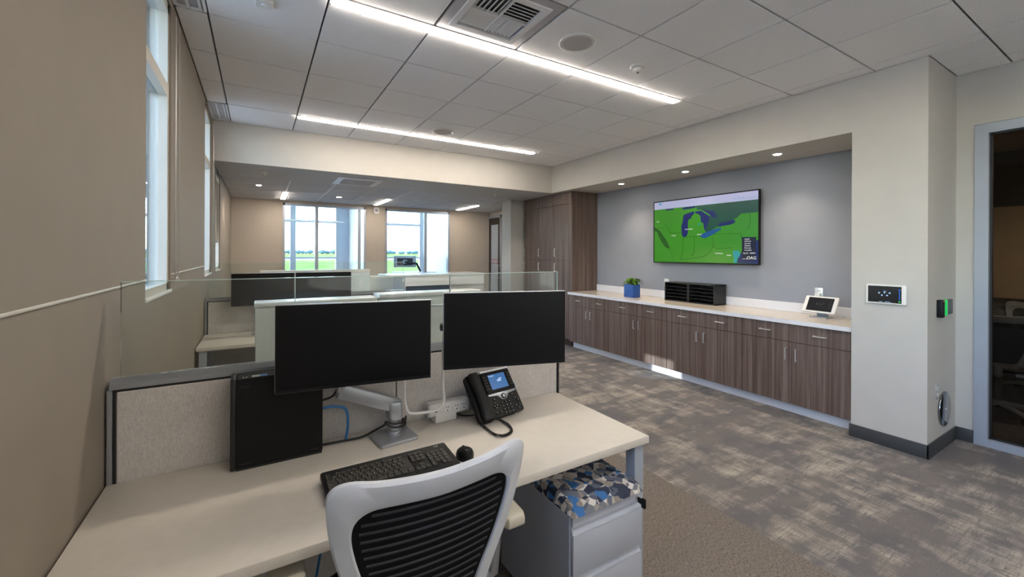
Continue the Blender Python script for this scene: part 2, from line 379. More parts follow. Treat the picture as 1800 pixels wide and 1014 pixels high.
struct('wall_far_right', MB().box(5.12, 5.22, 7.0, 8.93, 0, 2.7).box(5.12, 5.22, 8.93, 9.7, 2.5, 2.7), 'wall_paint', 'painted wall around the dark door at the far right')
# baseboards
struct('baseboard_column', MB().box(WR - 0.012, WR, 1.058, 1.556, 0, 0.105, 0.002).box(WR - 0.012, WD, 1.058, 1.07, 0, 0.105, 0.002).box(WD - 0.012, WD, 0.965, 1.058, 0, 0.105, 0.002), 'dark_base', 'dark rubber baseboard around the column')
struct('baseboard_left', MB().box(WL, WL + 0.01, WB, 9.5, 0, 0.1), 'dark_base', 'dark rubber baseboard along the left wall')
# far wall with two glazed openings
O1, O2, ZO = (0.41, 2.02), (2.44, 4.0), 2.55
struct('wall_far', MB().box(WL - 0.3, O1[0], YF, YF + 0.12, 0, 2.7).box(O1[1], O2[0], YF, YF + 0.12, 0, 2.7).box(O2[1], 5.22, YF, YF + 0.12, 0, 2.7).box(O1[0], O1[1], YF, YF + 0.12, ZO, 2.7).box(O2[0], O2[1], YF, YF + 0.12, ZO, 2.7), 'wall_sand', 'beige far wall with two glazed openings')
for n, (a, b2), muls, lab in ((6, O1, (1.035, 1.88), 'left glazed opening in the far wall looking onto the field'), (7, O2, (3.387,), 'right glazed opening in the far wall with a bluish side wall')):
    mb = MB(); y0, y1 = YF - 0.02, YF + 0.1
    mb.box(a, a + 0.045, y0, y1, 0, ZO); mb.box(b2 - 0.045, b2, y0, y1, 0, ZO); mb.box(a, b2, y0, y1, ZO - 0.05, ZO); mb.box(a, b2, y0, y1, 0, 0.08)
    w = struct('window_%d' % n, mb, 'alu_frame', lab)
    ed = [a + 0.045] + list(muls) + [b2 - 0.045]
    for mX in muls: MB().box(mX - 0.03, mX + 0.03, y0, y1, 0.08, ZO - 0.05).build('mullion', 'alu_frame', w)
    for p, q in zip(ed, ed[1:]): MB().box(p + 0.01, q - 0.01, YF + 0.035, YF + 0.043, 0.08, ZO - 0.05).build('pane', 'glass_window', w)
# glazed offices beyond the far wall
YE = 12.2
struct('floor_offices', MB().box(-0.9, 5.3, 9.6, YE + 0.2, -0.12, -0.001), 'carpet_pattern', 'carpet of the glazed offices beyond the far wall')
struct('ceiling_offices', MB().box(-0.9, 5.3, 9.67, YE + 0.2, 3.05, 3.15), 'white_paint', 'plain ceiling of the glazed offices')
struct('wall_office_left', MB().box(-0.9, -0.75, 9.67, YE + 0.2, 0, 3.05), 'white_paint', 'left side wall of the far left office')
struct('wall_office_middle', MB().box(2.12, 2.30, 9.67, YE, 0, 3.05), 'white_paint', 'white partition between the two glazed offices')
struct('wall_office_right', MB().box(4.25, 4.40, 9.67, YE, 0, 3.05), 'white_paint', 'pale right side wall of the far right office')
mb = MB()
for a, b2 in ((-0.9, -0.3), (1.86, 2.36), (4.22, 5.3)): mb.box(a, b2, YE, YE + 0.2, 0, 3.05)
mb.box(-0.9, 5.3, YE, YE + 0.2, 0, 0.35); mb.box(-0.9, 5.3, YE, YE + 0.2, 2.98, 3.05)
struct('wall_exterior', mb, 'exterior_white', 'outer wall of the offices around the big windows')
for n, (a, b2), muls, lab in ((8, (-0.3, 1.86), (0.70,), 'outer window of the left office facing the green field'), (9, (2.36, 4.22), (), 'outer window of the right office facing the green field')):
    mb = MB(); y0, y1 = YE + 0.03, YE + 0.13
    mb.box(a, a + 0.06, y0, y1, 0.35, 2.98); mb.box(b2 - 0.06, b2, y0, y1, 0.35, 2.98); mb.box(a, b2, y0, y1, 0.35, 0.42); mb.box(a, b2, y0, y1, 2.91, 2.98)
    w = struct('window_%d' % n, mb, 'white_paint', lab)
    for mX in muls: MB().box(mX, mX + 0.13, y0, y1, 0.42, 2.91).build('mullion', 'white_paint', w)
    MB().box(a + 0.06, b2 - 0.06, y0 + 0.01, y1 - 0.01, 2.35, 2.42).build('transom', 'white_paint', w)
    MB().box(a + 0.06, b2 - 0.06, y0 + 0.01, y1 - 0.01, 1.385, 1.435).build('mid_rail', 'white_paint', w)
    for za, zb in ((0.42, 1.385), (1.435, 2.35), (2.42, 2.91)): MB().box(a + 0.06, b2 - 0.06, y0 + 0.045, y0 + 0.053, za, zb).build('pane', 'glass_window', w)
# outdoors
struct('ground', MB().box(-900, 900, -300, 1500, -0.9, -0.3), 'grass', 'green field outside the windows')
struct('runway', MB().box(-600, 900, 120, 190, -0.299, -0.29), 'runway', 'pale grey paved strip across the field')
struct('apron', MB().box(-60, 60, -120, 30, -0.299, -0.285), 'runway', 'pale concrete apron around the building')  # unseen paving added so the grass bounces less green indoors
mb = MB()
for k in range(150):
    x = -500 + k * 9 + random.uniform(-4, 4); y = 1050 + random.uniform(-60, 60); r = random.uniform(5, 10)
    mb.lathe([(0.6, -0.3), (r * 0.8, 1), (r, r * 0.5), (r * 0.7, r * 0.85), (0.4, r)], (x, y, 0), 7)
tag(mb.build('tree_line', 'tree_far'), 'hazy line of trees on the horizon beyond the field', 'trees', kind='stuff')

# ------------------------------------------------------------------ ceilings
DX = 0.635; DY = 0.6235
XL = [WL, -0.28] + [-0.28 + DX * k for k in range(1, 8)] + [WR]
XLw = [WL, -0.28] + [-0.28 + DX * k for k in range(1, 9)] + [WD]
YL = [WB] + [1.39 + DY * k for k in range(-8, 8)] + [YB]
CE = struct('ceiling', MB().box(WL - 0.1, 5.12, WB - 0.1, YB + 0.02, H + 0.022, H + 0.12), 'grid_metal', 'suspended ceiling of the office with square acoustic tiles')
LEDROWS = {2: 1.39 + 2 * DY, 6: 1.39 + 6 * DY, -2: 1.39 - 2 * DY, -6: 1.39 - 6 * DY}
ledY = [v for v in LEDROWS.values()]
tilemesh = {}
def tile(x0, x1, y0, y1, z, par, mat, gap=0.006):
    w, d = x1 - x0 - 2 * gap, y1 - y0 - 2 * gap
    if w < 0.02 or d < 0.02: return
    key = (round(w, 3), round(d, 3), mat)
    if key not in tilemesh: tilemesh[key] = MB().box(-w / 2, w / 2, -d / 2, d / 2, 0, 0.02, 0.003, 1).mesh('ceiling_tile', mat, False)
    put('ceiling_tile', tilemesh[key], par, ((x0 + x1) / 2, (y0 + y1) / 2, z))
VENTCELL = (0.99, 2.0)
for j in range(len(YL) - 1):
    y0, y1 = YL[j], YL[j + 1]
    xs = XLw if y1 < 1.2 else XL
    if y0 < 1.07 < y1: xs = XL
    for i in range(len(xs) - 1):
        x0, x1 = xs[i], xs[i + 1]
        ya = y0
        if any(abs(y0 - v) < 0.01 for v in ledY) and x0 > 0.3 and x1 < 3.6: ya = y0 + 0.10
        cx, cy = (x0 + x1) / 2, (y0 + y1) / 2
        if abs(cx - 1.3075) < 0.1 and abs(cy - 2.325) < 0.1: continue      # air diffuser
        if x1 < -0.2 and (abs(cy - 2.95) < 0.1 or abs(cy - 5.44) < 0.1): continue   # slot vents
        tile(x0, x1, ya, y1, H, CE, 'ceiling_tile')
for j, y0 in enumerate(YL[:-1]):
    if y0 < 1.07 < YL[j + 1]:
        tile(WR, 4.80, y0, 1.07, H, CE, 'ceiling_tile'); tile(4.80, WD, y0, 1.07, H, CE, 'ceiling_tile')
# LED strips
def led(name, x0, x1, y0, y1, z, label, mat='led'):
    t_ = thing(name, ((x0 + x1) / 2, (y0 + y1) / 2, z), label, 'light', group='linear ceiling lights')
    a, b2 = (x1 - x0) / 2, (y1 - y0) / 2
    mb = MB(); lip = 0.012
    mb.box(-a, a, -b2, -b2 + lip, -0.004, 0.02); mb.box(-a, a, b2 - lip, b2, -0.004, 0.02); mb.box(-a, -a + lip, -b2, b2, -0.004, 0.02); mb.box(a - lip, a, -b2, b2, -0.004, 0.02)
    mb.build('light_trim', 'white_paint', t_)
    MB().box(-a + lip, a - lip, -b2 + lip, b2 - lip, -0.013, 0.012).build('diffuser', mat, t_)
    return t_
for k, lab in ((2, 'long warm linear ceiling light nearest the air diffuser'), (6, 'long warm linear ceiling light beside the dropped beam'), (-2, 'linear ceiling light above the camera'), (-6, 'linear ceiling light behind the camera')):
    led('linear_light', 0.36, 3.525, LEDROWS[k] + 0.004, LEDROWS[k] + 0.098, H, lab)
# square diffuser
dv = thing('air_diffuser', (1.3075, 2.327, H), 'square metal air diffuser panel with louvres in the ceiling', 'air vent')
hw = 0.307
MB().box(-hw, -0.235, -hw, hw, 0.002, 0.016).box(0.235, hw, -hw, hw, 0.002, 0.016).box(-0.235, 0.235, -hw, -0.235, 0.002, 0.016).box(-0.235, 0.235, 0.235, hw, 0.002, 0.016).build('face_panel', 'vent_grey', dv)
fr = MB()
for a in range(4):
    q = MB().prism([(-0.245, -0.245), (0.245, -0.245), (0.205, -0.205), (-0.205, -0.205)], -0.006, 0.02).xf(Rz(a * math.pi / 2)); fr.join(q)
fr.build('grille_frame', 'vent_white', dv)
MB().box(-0.23, 0.23, -0.23, 0.23, 0.045, 0.05).build('duct', 'vent_dark', dv)
for qx, qy, al in ((0, 0, 'y'), (1, 0, 'x'), (0, 1, 'x'), (1, 1, 'y')):
    x0, y0 = -0.2 + qx * 0.2, -0.2 + qy * 0.2
    for s_ in range(6):
        o_ = 0.018 + s_ * 0.032
        if al == 'x': lo = MB().bar((x0 + 0.005, y0 + o_, 0.012), (x0 + 0.195, y0 + o_, 0.012), 0.024, 0.004, up=(0, 0.8 if qy else -0.8, 1))
        else: lo = MB().bar((x0 + o_, y0 + 0.005, 0.012), (x0 + o_, y0 + 0.195, 0.012), 0.024, 0.004, up=(0.8 if qx else -0.8, 0, 1))
        lo.build('louvre', 'vent_white', dv)
MB().box(-0.2, 0.2, -0.004, 0.004, 0.0, 0.03).box(-0.004, 0.004, -0.2, 0.2, 0.0, 0.03).build('divider', 'vent_white', dv)
# slot vents by the windows
for yc, lab in ((2.95, 'slot air vent at the ceiling above the bead chain'), (5.442, 'slot air vent at the ceiling next to the dropped beam')):
    sv = thing('slot_vent', (-0.365, yc, H), lab, 'air vent', group='slot vents along the windows')
    mb = MB()
    for xa, xb in ((-0.083, -0.066), (-0.018, 0.0), (0.045, 0.058), (0.068, 0.083)): mb.box(xa, xb, -0.305, 0.305, -0.004, 0.02)
    mb.box(-0.083, 0.083, -0.305, -0.29, -0.004, 0.02).box(-0.083, 0.083, 0.29, 0.305, -0.004, 0.02); mb.build('vent_frame', 'vent_white', sv)
    MB().box(-0.08, 0.08, -0.3, 0.3, 0.012, 0.018).build('slot_back', 'vent_grey', sv)
# ceiling speakers, detectors
def speaker(x, y, z, r, lab):
    s_ = thing('ceiling_speaker', (x, y, z), lab, 'speaker', group='round ceiling speakers')
    MB().lathe([(r * 0.97, 0.004), (r * 1.08, 0.0), (r * 1.08, -0.006), (r * 1.0, -0.010), (r * 0.97, -0.007)], n=40).build('rim', 'plastic_white', s_)
    MB().lathe([(r * 0.985, 0.003), (r * 0.98, -0.006), (r * 0.6, -0.009), (0.001, -0.010)], n=40).build('grille', 'speaker_grille', s_)
speaker(1.943, 2.312, H, 0.122, 'round ceiling speaker between the air diffuser and the smoke detector')
speaker(1.942, 4.867, H, 0.122, 'round ceiling speaker close to the farther linear light')
def detector(x, y, z, lab, r=0.06, nm='smoke_detector', cat='detector'):
    s_ = thing(nm, (x, y, z), lab, cat)
    MB().lathe([(r, 0), (r, -0.012), (r * 0.92, -0.018), (r * 0.6, -0.022)], n=28).build('base', 'plastic_white', s_)
    MB().lathe([(r * 0.55, -0.02), (r * 0.5, -0.045), (r * 0.3, -0.052), (0.002, -0.053)], n=24).build('sensor_head', 'plastic_white', s_)
    MB().lathe([(r * 0.13, -0.052), (r * 0.12, -0.058), (0.001, -0.058)], n=12).build('lens', 'plastic_dark', s_)
detector(2.595, 2.344, H, 'white smoke detector on the ceiling right of the round speaker')
oc = thing('occupancy_sensor', (0.026, 2.93, H), 'small square white sensor on the ceiling tile', 'sensor')
MB().box(-0.045, 0.045, -0.045, 0.045, -0.018, 0.0, 0.006).build('body', 'plastic_white', oc); MB().lathe([(0.02, -0.017), (0.015, -0.024), (0.001, -0.026)]).build('lens', 'vent_white', oc)
# far ceiling, tiles beyond the beam
FC = struct('ceiling_far', MB().box(WL - 0.2, 5.2, 6.85, YF + 0.1, HS + 0.02, HS + 0.12), 'grid_white', 'lower tiled ceiling beyond the dropped beam')
fx = [WL, 0.396] + [0.396 + 0.61 * k for k in range(1, 8)] + [5.12]; fy = [6.85, 7.46, 8.07, 8.68, 9.29, YF]
FARLED = [(0.396, 'leftmost short linear light in the far lower ceiling'), (2.15, 'middle short linear light in the far lower ceiling'), (4.06, 'rightmost short linear light in the far lower ceiling')]
for i in range(len(fx) - 1):
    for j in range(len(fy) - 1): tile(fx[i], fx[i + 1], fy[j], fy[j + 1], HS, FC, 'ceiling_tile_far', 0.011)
for x in fx[1:-1]: MB().box(x - 0.009, x + 0.009, fy[0], YF, HS - 0.003, HS + 0.02).build('grid_bar', 'grid_white', FC)
for y in fy[1:-1]: MB().box(WL, 5.12, y - 0.007, y + 0.007, HS - 0.0025, HS + 0.02).build('grid_bar', 'grid_white', FC)
for x, lab in FARLED:
    led('linear_light', x - 0.05, x + 0.05, 8.14, 9.2, HS - 0.005, lab)
fv = thing('air_vent', (1.245, 6.46, HS), 'rectangular louvred air vent in the underside of the beam', 'air vent')
MB().box(-0.3, 0.3, -0.3, -0.22, -0.008, 0.0).box(-0.3, 0.3, 0.22, 0.3, -0.008, 0.0).box(-0.3, -0.22, -0.22, 0.22, -0.008, 0).box(0.22, 0.3, -0.22, 0.22, -0.008, 0).build('vent_frame', 'plastic_white', fv)
MB().box(-0.22, 0.22, -0.22, 0.22, -0.002, -0.001).build('duct', 'vent_dark', fv)
for k in range(7): MB().bar((-0.21, -0.18 + k * 0.06, -0.008), (0.21, -0.18 + k * 0.06, -0.008), 0.034, 0.003, up=(0, 0.6, 1)).build('louvre', 'vent_grey', fv)
# recessed downlights
def downlight(x, y, z, lab, glow='downlight_glow', power=22, ang=105, r=0.04):
    d_ = thing('downlight', (x, y, z), lab, 'light', group='recessed downlights')
    MB().lathe([(r * 0.8, 0.001), (r * 1.25, 0.0), (r * 1.25, -0.004), (r * 0.8, -0.003)], n=24).build('trim_ring', 'plastic_white', d_)
    MB().lathe([(r * 0.85, -0.002), (r * 0.82, -0.006), (0.001, -0.007)], n=24).build('lamp', glow, d_)
    if power:
        l = bpy.data.lights.new('downlight_beam', 'SPOT'); l.energy = power; l.color = (1.0, 0.84, 0.66); l.spot_size = math.radians(ang); l.spot_blend = 0.8; l.shadow_soft_size = 0.03
        lo = bpy.data.objects.new('downlight_beam', l); COL.objects.link(lo); lo.parent = d_; lo.location = (0, 0, -0.012)
for x, y, lab in ((4.62, 2.29, 'nearest recessed downlight above the tablet end of the counter'), (4.62, 3.39, 'middle recessed downlight above the wall screen'), (4.62, 4.48, 'farthest recessed downlight above the plant')):
    downlight(x, y, HS, lab)
downlight(0.0, 7.56, HS - 0.003, 'very bright downlight in the far lower ceiling on the left', 'spot_bright', 30, 140)
downlight(6.0, 0.4, 2.8, 'downlight in the dim meeting room ceiling', 'downlight_glow', 40, 150)  # unseen lamp added to lift the dark meeting room
downlight(1.282, 8.35, HS - 0.003, 'small downlight above the left glazed opening', 'downlight_glow', 6, 120, 0.05)
detector(0.06, 6.3, HS, 'small round detector under the beam at the left', 0.045)
detector(3.55, 6.45, HS, 'small round detector under the beam near the white wall end', 0.04)
speaker(2.75, 8.0, HS - 0.002, 0.12, 'round speaker in the far lower ceiling above the right glazed opening')

# ------------------------------------------------------------------ base cabinets, counter, tall cabinet
CX = 4.385                                     # face of the doors
def handle(parent, name, p0, p1, out=0.028):
    p0, p1 = Vector(p0), Vector(p1); o_ = Vector((-out, 0, 0)); r = 0.0055
    MB().tube([p0, p0 + o_], r, 8).tube([p1, p1 + o_], r, 8).tube([p0 + o_ + (p0 - p1).normalized() * 0.004, p1 + o_ + (p1 - p0).normalized() * 0.004], r, 8).build(name, 'steel', parent)
labs = ['nearest wood base cabinet, next to the off-white column', 'second wood base cabinet from the column, below the tray sorter end', 'third wood base cabinet from the column, catching the sun patch', 'farthest wood base cabinet, below the blue planter and beside the tall cabinet']
cy = [1.557, 2.517, 3.477, 4.437, 5.390]
for i in range(4):
    a, b2 = cy[i], cy[i + 1]; mid = (a + b2) / 2; yc = mid; hwid = (b2 - a) / 2
    c = thing('base_cabinet', (CX, yc, 0), labs[i], 'cabinet', group='wood base cabinets under the counter')
    MB().box(0.02, 0.63, -hwid, hwid, 0.105, 0.876).build('body', 'door_brown', c)
    MB().box(0.085, 0.6, -hwid, hwid, 0.0, 0.105).build('toe_kick', 'quartz_front', c, label='pale grey toe kick')
    for s_ in (0, 1):
        d0, d1 = (-hwid + 0.002, -0.002) if s_ == 0 else (0.002, hwid - 0.002)
        d = MB().box(0, 0.019, d0, d1, 0.107, 0.699, 0.0015, 1).build('door', 'wood', c)
        hy = -0.045 if s_ == 0 else 0.045
        handle(d, 'handle', (0, hy, 0.53), (0, hy, 0.64))
        d = MB().box(0, 0.019, d0, d1, 0.704, 0.874, 0.0015, 1).build('drawer', 'wood', c)
        hm_ = (d0 + d1) / 2
        handle(d, 'handle', (0, hm_ - 0.05, 0.792), (0, hm_ + 0.05, 0.792))
ct = thing('countertop', (4.68, 3.47, 0.877), 'long pale quartz countertop running over the base cabinets', 'countertop')
MB().box(-0.315, 0.335, 1.547 - 3.47, 5.415 - 3.47, 0.006, 0.039, 0.002, 1).build('slab', 'quartz', ct)
MB().box(-0.319, -0.3145, 1.547 - 3.47, 5.415 - 3.47, 0.0, 0.0385).build('front_edge', 'quartz_front', ct)
MB().box(0.318, 0.337, 1.547 - 3.47, 5.415 - 3.47, 0.04, 0.140, 0.002, 1).build('backsplash', 'quartz_front', ct)
tc = thing('tall_cabinet', (4.45, 5.42, 0), 'tall dark wood cabinet reaching the beam at the end of the counter', 'cabinet')
MB().box(0.021, 0.565, 0.003, 1.46, 0.0, HS - 0.003).build('body', 'door_brown', tc); MB().box(0.0, 0.565, 0.0, 0.0029, 0.0, HS - 0.003).build('side_panel', 'wood', tc)
MB().box(0, 0.019, 0.0, 1.46, 2.39, HS - 0.004, 0.001, 1).build('filler_panel', 'wood', tc)
for k in range(3):
    y0, y1 = 0.002 + k * 0.486, 0.002 + (k + 1) * 0.486 - 0.004
    for z0, z1, hz in ((1.43, 2.386, 1.50), (0.11, 1.424, 1.24)):
        d = MB().box(0, 0.019, y0, y1, z0, z1, 0.0015, 1).build('door', 'wood', tc); handle(d, 'handle', (0, y1 - 0.04, hz), (0, y1 - 0.04, hz + 0.13))
# ------------------------------------------------------------------ things on and over the counter
ZC = 0.9165
tv = thing('wall_screen', (5.015, 3.396, 1.42), 'large wall-mounted screen showing a green map with blue lakes', 'television')
TW, TH, TX = 1.512, 0.882, -0.075
MB().box(TX + 0.004, -0.04, -TW / 2, TW / 2, 0, TH, 0.004, 1).build('housing', 'plastic_black', tv)
MB().box(-0.04, -0.002, -0.35, 0.35, 0.2, 0.65).build('wall_mount', 'plastic_black', tv)
bz = 0.014
MB().box(TX, TX + 0.006, -TW / 2, TW / 2, 0, bz).box(TX, TX + 0.006, -TW / 2, TW / 2, TH - bz, TH).box(TX, TX + 0.006, -TW / 2, -TW / 2 + bz, bz, TH - bz).box(TX, TX + 0.006, TW / 2 - bz, TW / 2, bz, TH - bz).build('bezel', 'plastic_black', tv)
scr = MB().box(TX + 0.0025, TX + 0.006, -TW / 2 + bz, TW / 2 - bz, bz, TH - bz).build('screen', 'map_green', tv)
def SU(u, v): return (TW / 2 - bz - u * (TW - 2 * bz), bz + v * (TH - 2 * bz))
MAP = {
 'header': ('map_head', [(0, 1), (1, 1), (1, .877), (.469, .88), (0, .879)]),
 'canada': ('map_teal', [(.455, .876), (1, .876), (1, .701), (.863, .7), (.826, .644), (.788, .617), (.679, .578), (.663, .534), (.555, .45), (.547, .491), (.585, .648), (.589, .7), (.655, .672), (.622, .762), (.504, .813), (.469, .812)]),
 'lake_west': ('map_blue', [(.328, .748), (.36, .772), (.433, .796), (.442, .768), (.41, .717), (.406, .689), (.379, .672), (.374, .603), (.376, .463), (.36, .408), (.328, .399), (.312, .439), (.306, .567), (.321, .65)]),
 'lake_middle': ('map_blue', [(.446, .788), (.504, .796), (.589, .7), (.585, .648), (.568, .569), (.547, .484), (.538, .505), (.529, .6), (.504, .63), (.504, .698), (.486, .741), (.451, .766)]),
 'lake_bay': ('map_blue', [(.504, .813), (.572, .789), (.622, .775), (.642, .733), (.659, .678), (.638, .665), (.605, .692), (.585, .728), (.555, .765)]),
 'lake_south': ('map_blue_light', [(.512, .432), (.538, .451), (.589, .481), (.638, .503), (.691, .52), (.693, .492), (.655, .456), (.605, .413), (.547, .372), (.512, .382), (.499, .413)]),
 'lake_east': ('map_blue', [(.671, .565), (.687, .59), (.75, .602), (.788, .623), (.815, .614), (.811, .577), (.765, .552), (.703, .543), (.679, .532), (.667, .544)]),
 'lake_north': ('map_blue', [(.314, .863), (.351, .876), (.455, .876), (.451, .849), (.379, .839), (.323, .841)]),
 'lake_corner': ('map_blue', [(.133, .874), (.227, .875), (.217, .855), (.138, .85)]),
 'inlet': ('map_cyan', [(.477, .599), (.499, .61), (.495, .576), (.482, .57)]),
 'ocean': ('map_blue', [(.86, .14), (.871, .165), (1, .333), (1, 0), (.83, .004), (.841, .077)]),
 'coast_bay': ('map_cyan', [(.8, .178), (.841, .184), (.86, .14), (.852, .09), (.834, .077), (.83, .007), (.804, .007), (.807, .077), (.796, .14)]),
 'relief': ('map_green_dark', [(0, .596), (.066, .523), (.148, .348), (.183, .222), (.138, .231), (.076, .351), (.034, .503), (0, .528)]),
 'legend_box': ('map_navy', [(.871, .37), (.985, .367), (.981, .151), (.978, .042), (.874, .04)]),
 'swatch': ('map_logo', [(.047, .975), (.09, .985), (.085, .955), (.06, .955)]),
}
for k, (mt, P) in MAP.items():
    d = 0.0021 if k in ('legend_box', 'coast_bay', 'swatch') else (0.0015 if k.startswith('lake') or k in ('header', 'inlet') else 0.0007)
    MB().prism([SU(*p) for p in P], TX + 0.0025 - d, TX + 0.003, 'x').build(k, mt, scr, False)
mb = MB()
for P in ([(.323, .368), (.323, .142), (.299, .05)], [(.44, .403), (.44, .155), (.415, .1)], [(.62, .379), (.622, .246), (.589, .154), (.538, .101)], [(.323, .368), (.36, .405), (.504, .402)], [(.62, .425), (.863, .425), (.871, .339)], [(.188, .474), (.304, .468)], [(.045, .569), (.163, .566), (.178, .492), (.198, .461)], [(.622, .246), (.655, .217), (.796, .222)], [(.937, .692), (.936, .569), (.921, .485)], [(.295, .045), (.433, .066), (.547, .101)], [(.102, .645), (.163, .58)], [(.183, .222), (.217, .056)]):
    for p, q in zip(P, P[1:]):
        a, b2 = SU(*p), SU(*q); mb.bar((TX + 0.0018, a[0], a[1]), (TX + 0.0018, b2[0], b2[1]), 0.0035, 0.0012, up=(1, 0, 0))
mb.build('state_lines', 'map_line', scr, False)
def STX(u, v): y, z = SU(u, v); return Matrix(((0, 0, -1, TX - 0.0002), (-1, 0, 0, y), (0, 1, 0, z), (0, 0, 0, 1)))
text('header_text', 'Air Traffic Control', 0.036, 'map_headtext', STX(.80, .905), scr)
text('logo_text', 'OAG', 0.05, 'map_ink', STX(.912, .062), scr); text('powered_text', 'powered by', 0.013, 'map_ink', STX(.876, .062), scr)
text('date_text', 'Sep 22   3:06PM', 0.022, 'map_ink', STX(.882, .138), scr)
for k, (s_, ) in enumerate((('Legend',), ('Airborne',), ('On time',), ('Delayed',), ('Diverted',), ('Cancelled',))):
    text('legend_text', s_, 0.021, 'map_ink', STX(.893, .335 - k * .031), scr)
for u, v, s_ in ((.345, .515, 'Grand Rapids'), (.2, .425, 'Chicago'), (.47, .425, 'Detroit'), (.64, .135, 'Washington'), (.745, .108, 'Dulles'), (.03, .665, 'MSP')): text('city_text', s_, 0.022, 'map_ink', STX(u, v), scr)
# planter
pl = thing('planter', (4.66, 4.30, ZC), 'square blue planter with a small green plant on the counter', 'plant')
MB().box(-0.075, 0.075, -0.088, 0.088, 0, 0.185, 0.004).build('pot', 'pot_blue', pl)
MB().box(-0.068, 0.068, -0.08, 0.08, 0.184, 0.188).build('soil', 'soil', pl)
for k in range(34):
    a = random.uniform(0, 6.283); L = random.uniform(0.06, 0.145); rise = random.uniform(0.03, 0.10); bx, by = random.uniform(-0.05, 0.05), random.uniform(-0.06, 0.06)
    w_ = random.uniform(0.014, 0.026)
    def lf(u, v, a=a, L=L, rise=rise, bx=bx, by=by, w_=w_):
        s2 = (v - 0.5) * 2 * w_ * math.sin(math.pi * min(1, u * 0.92 + 0.08)) ** 0.8
        x = L * u; z = 0.186 + rise * math.sin(u * 2.4) - (0.05 * u * u if L > 0.09 else 0)
        return (bx + x * math.cos(a) - s2 * math.sin(a), by + x * math.sin(a) + s2 * math.cos(a), z + abs(v - 0.5) * 0.012)
    MB().grid(lf, 5, 2, 0.0012).build('leaf', 'leaf' if k % 3 else 'leaf_dark', pl)
# tray sorter
SX, SY0, SY1, SZ = 4.75, 3.07, 3.80, 0.25
st = thing('tray_sorter', (SX, (SY0 + SY1) / 2, ZC), 'black two-column paper tray sorter on the counter under the screen', 'organizer')
hs_ = (SY1 - SY0) / 2
MB().box(0, 0.24, -hs_, -hs_ + 0.012, 0, SZ).box(0, 0.24, hs_ - 0.012, hs_, 0, SZ).build('side_panel', 'sorter_black', st)
MB().box(0, 0.24, -hs_, hs_, SZ - 0.012, SZ, 0.002, 1).build('top_panel', 'sorter_black', st); MB().box(0.23, 0.24, -hs_, hs_, 0, SZ).build('back_panel', 'sorter_black', st); MB().box(0, 0.24, -hs_, hs_, 0, 0.012).build('bottom_panel', 'sorter_black', st)
MB().box(0.0, 0.23, -0.012, 0.012, 0.012, SZ - 0.012).build('divider', 'plastic_dark', st)
for c_ in (-1, 1):
    for k in range(4):
        z = 0.012 + (k + 1) * (SZ - 0.024) / 5
        y0, y1 = (-hs_ + 0.012, -0.012) if c_ < 0 else (0.012, hs_ - 0.012)
        MB().box(0.006, 0.23, y0, y1, z - 0.0025, z + 0.0025).build('shelf', 'plastic_dark', st)
# tablet on a stand
tb = thing('desk_tablet', (4.81, 1.965, ZC), 'white tablet tilted on a metal stand at the near end of the counter', 'tablet', rz=math.radians(-6))
MB().prism(rrect(0.13, 0.16, 0.012), 0, 0.008, 'z', 0.002).build('stand_base', 'alu', tb)
MB().prism([(0.02, 0.008), (0.05, 0.008), (0.0, 0.11), (-0.012, 0.095)], -0.045, 0.045, 'y').build('stand_neck', 'alu', tb)
Mt = T(-0.015, 0, 0.128) @ Ry(math.radians(28)) @ Matrix(((0, 0, -1, 0), (-1, 0, 0, 0), (0, 1, 0, 0), (0, 0, 0, 1)))
MB().prism(rrect(0.30, 0.175, 0.012), -0.010, 0.006, 'z', 0.002).xf(Mt).build('case', 'plastic_white', tb)
sc_ = MB().box(-0.115, 0.115, -0.072, 0.072, 0.006, 0.0075).xf(Mt).build('screen', 'screen_dim', tb)
mb = MB()
for u, v in ((-0.03, 0.01), (-0.02, -0.005), (0, 0.004), (0.012, -0.008), (0.026, 0.008)): mb.box(u - 0.004, u + 0.004, v - 0.004, v + 0.004, 0.0074, 0.0079)
mb.box(0.085, 0.087, -0.05, 0.045, 0.0074, 0.0079); mb.xf(Mt).build('screen_icons', 'screen_ui_dim', sc_)
tag(MB().tube(smoothpath([(4.86, 1.96, ZC + 0.004), (4.92, 1.80, ZC + 0.004), (4.985, 1.80, ZC + 0.004), (4.99, 1.93, ZC + 0.06), (5.0, 2.04, 1.10)], 8), 0.003, 6).build('tablet_cord', 'cable_white'), 'thin white cord from the tablet stand to the wall outlet', 'cable')
# outlets
def outlet(loc, rz, lab, plug=False, w=0.075, h=0.115):
    o_ = thing('wall_outlet', loc, lab, 'outlet', rz=rz)
    MB().prism(rrect(w, h, 0.006), -0.007, 0.0, 'y', 0.0015).build('cover_plate', 'steel', o_)
    for z in (-0.024, 0.024):
        s_ = MB().prism(rrect(0.034, 0.028, 0.008, cy=z), -0.010, -0.006, 'y', 0.001).build('socket', 'plastic_white', o_)
        MB().box(-0.008, -0.005, -0.0106, -0.0099, z - 0.005, z + 0.006).box(0.005, 0.008, -0.0106, -0.0099, z - 0.005, z + 0.006).build('slots', 'plastic_black', s_)
    if plug:
        MB().prism(rrect(0.05, 0.05, 0.015, cy=-0.02), -0.045, -0.010, 'y', 0.004).build('plug', 'plastic_white', o_)
outlet((5.018, 3.98, 1.135), math.pi / 2 * -1, 'wall outlet half hidden behind the tray sorter')
outlet((5.018, 2.07, 1.14), -math.pi / 2, 'wall outlet with a white plug behind the tablet', True)
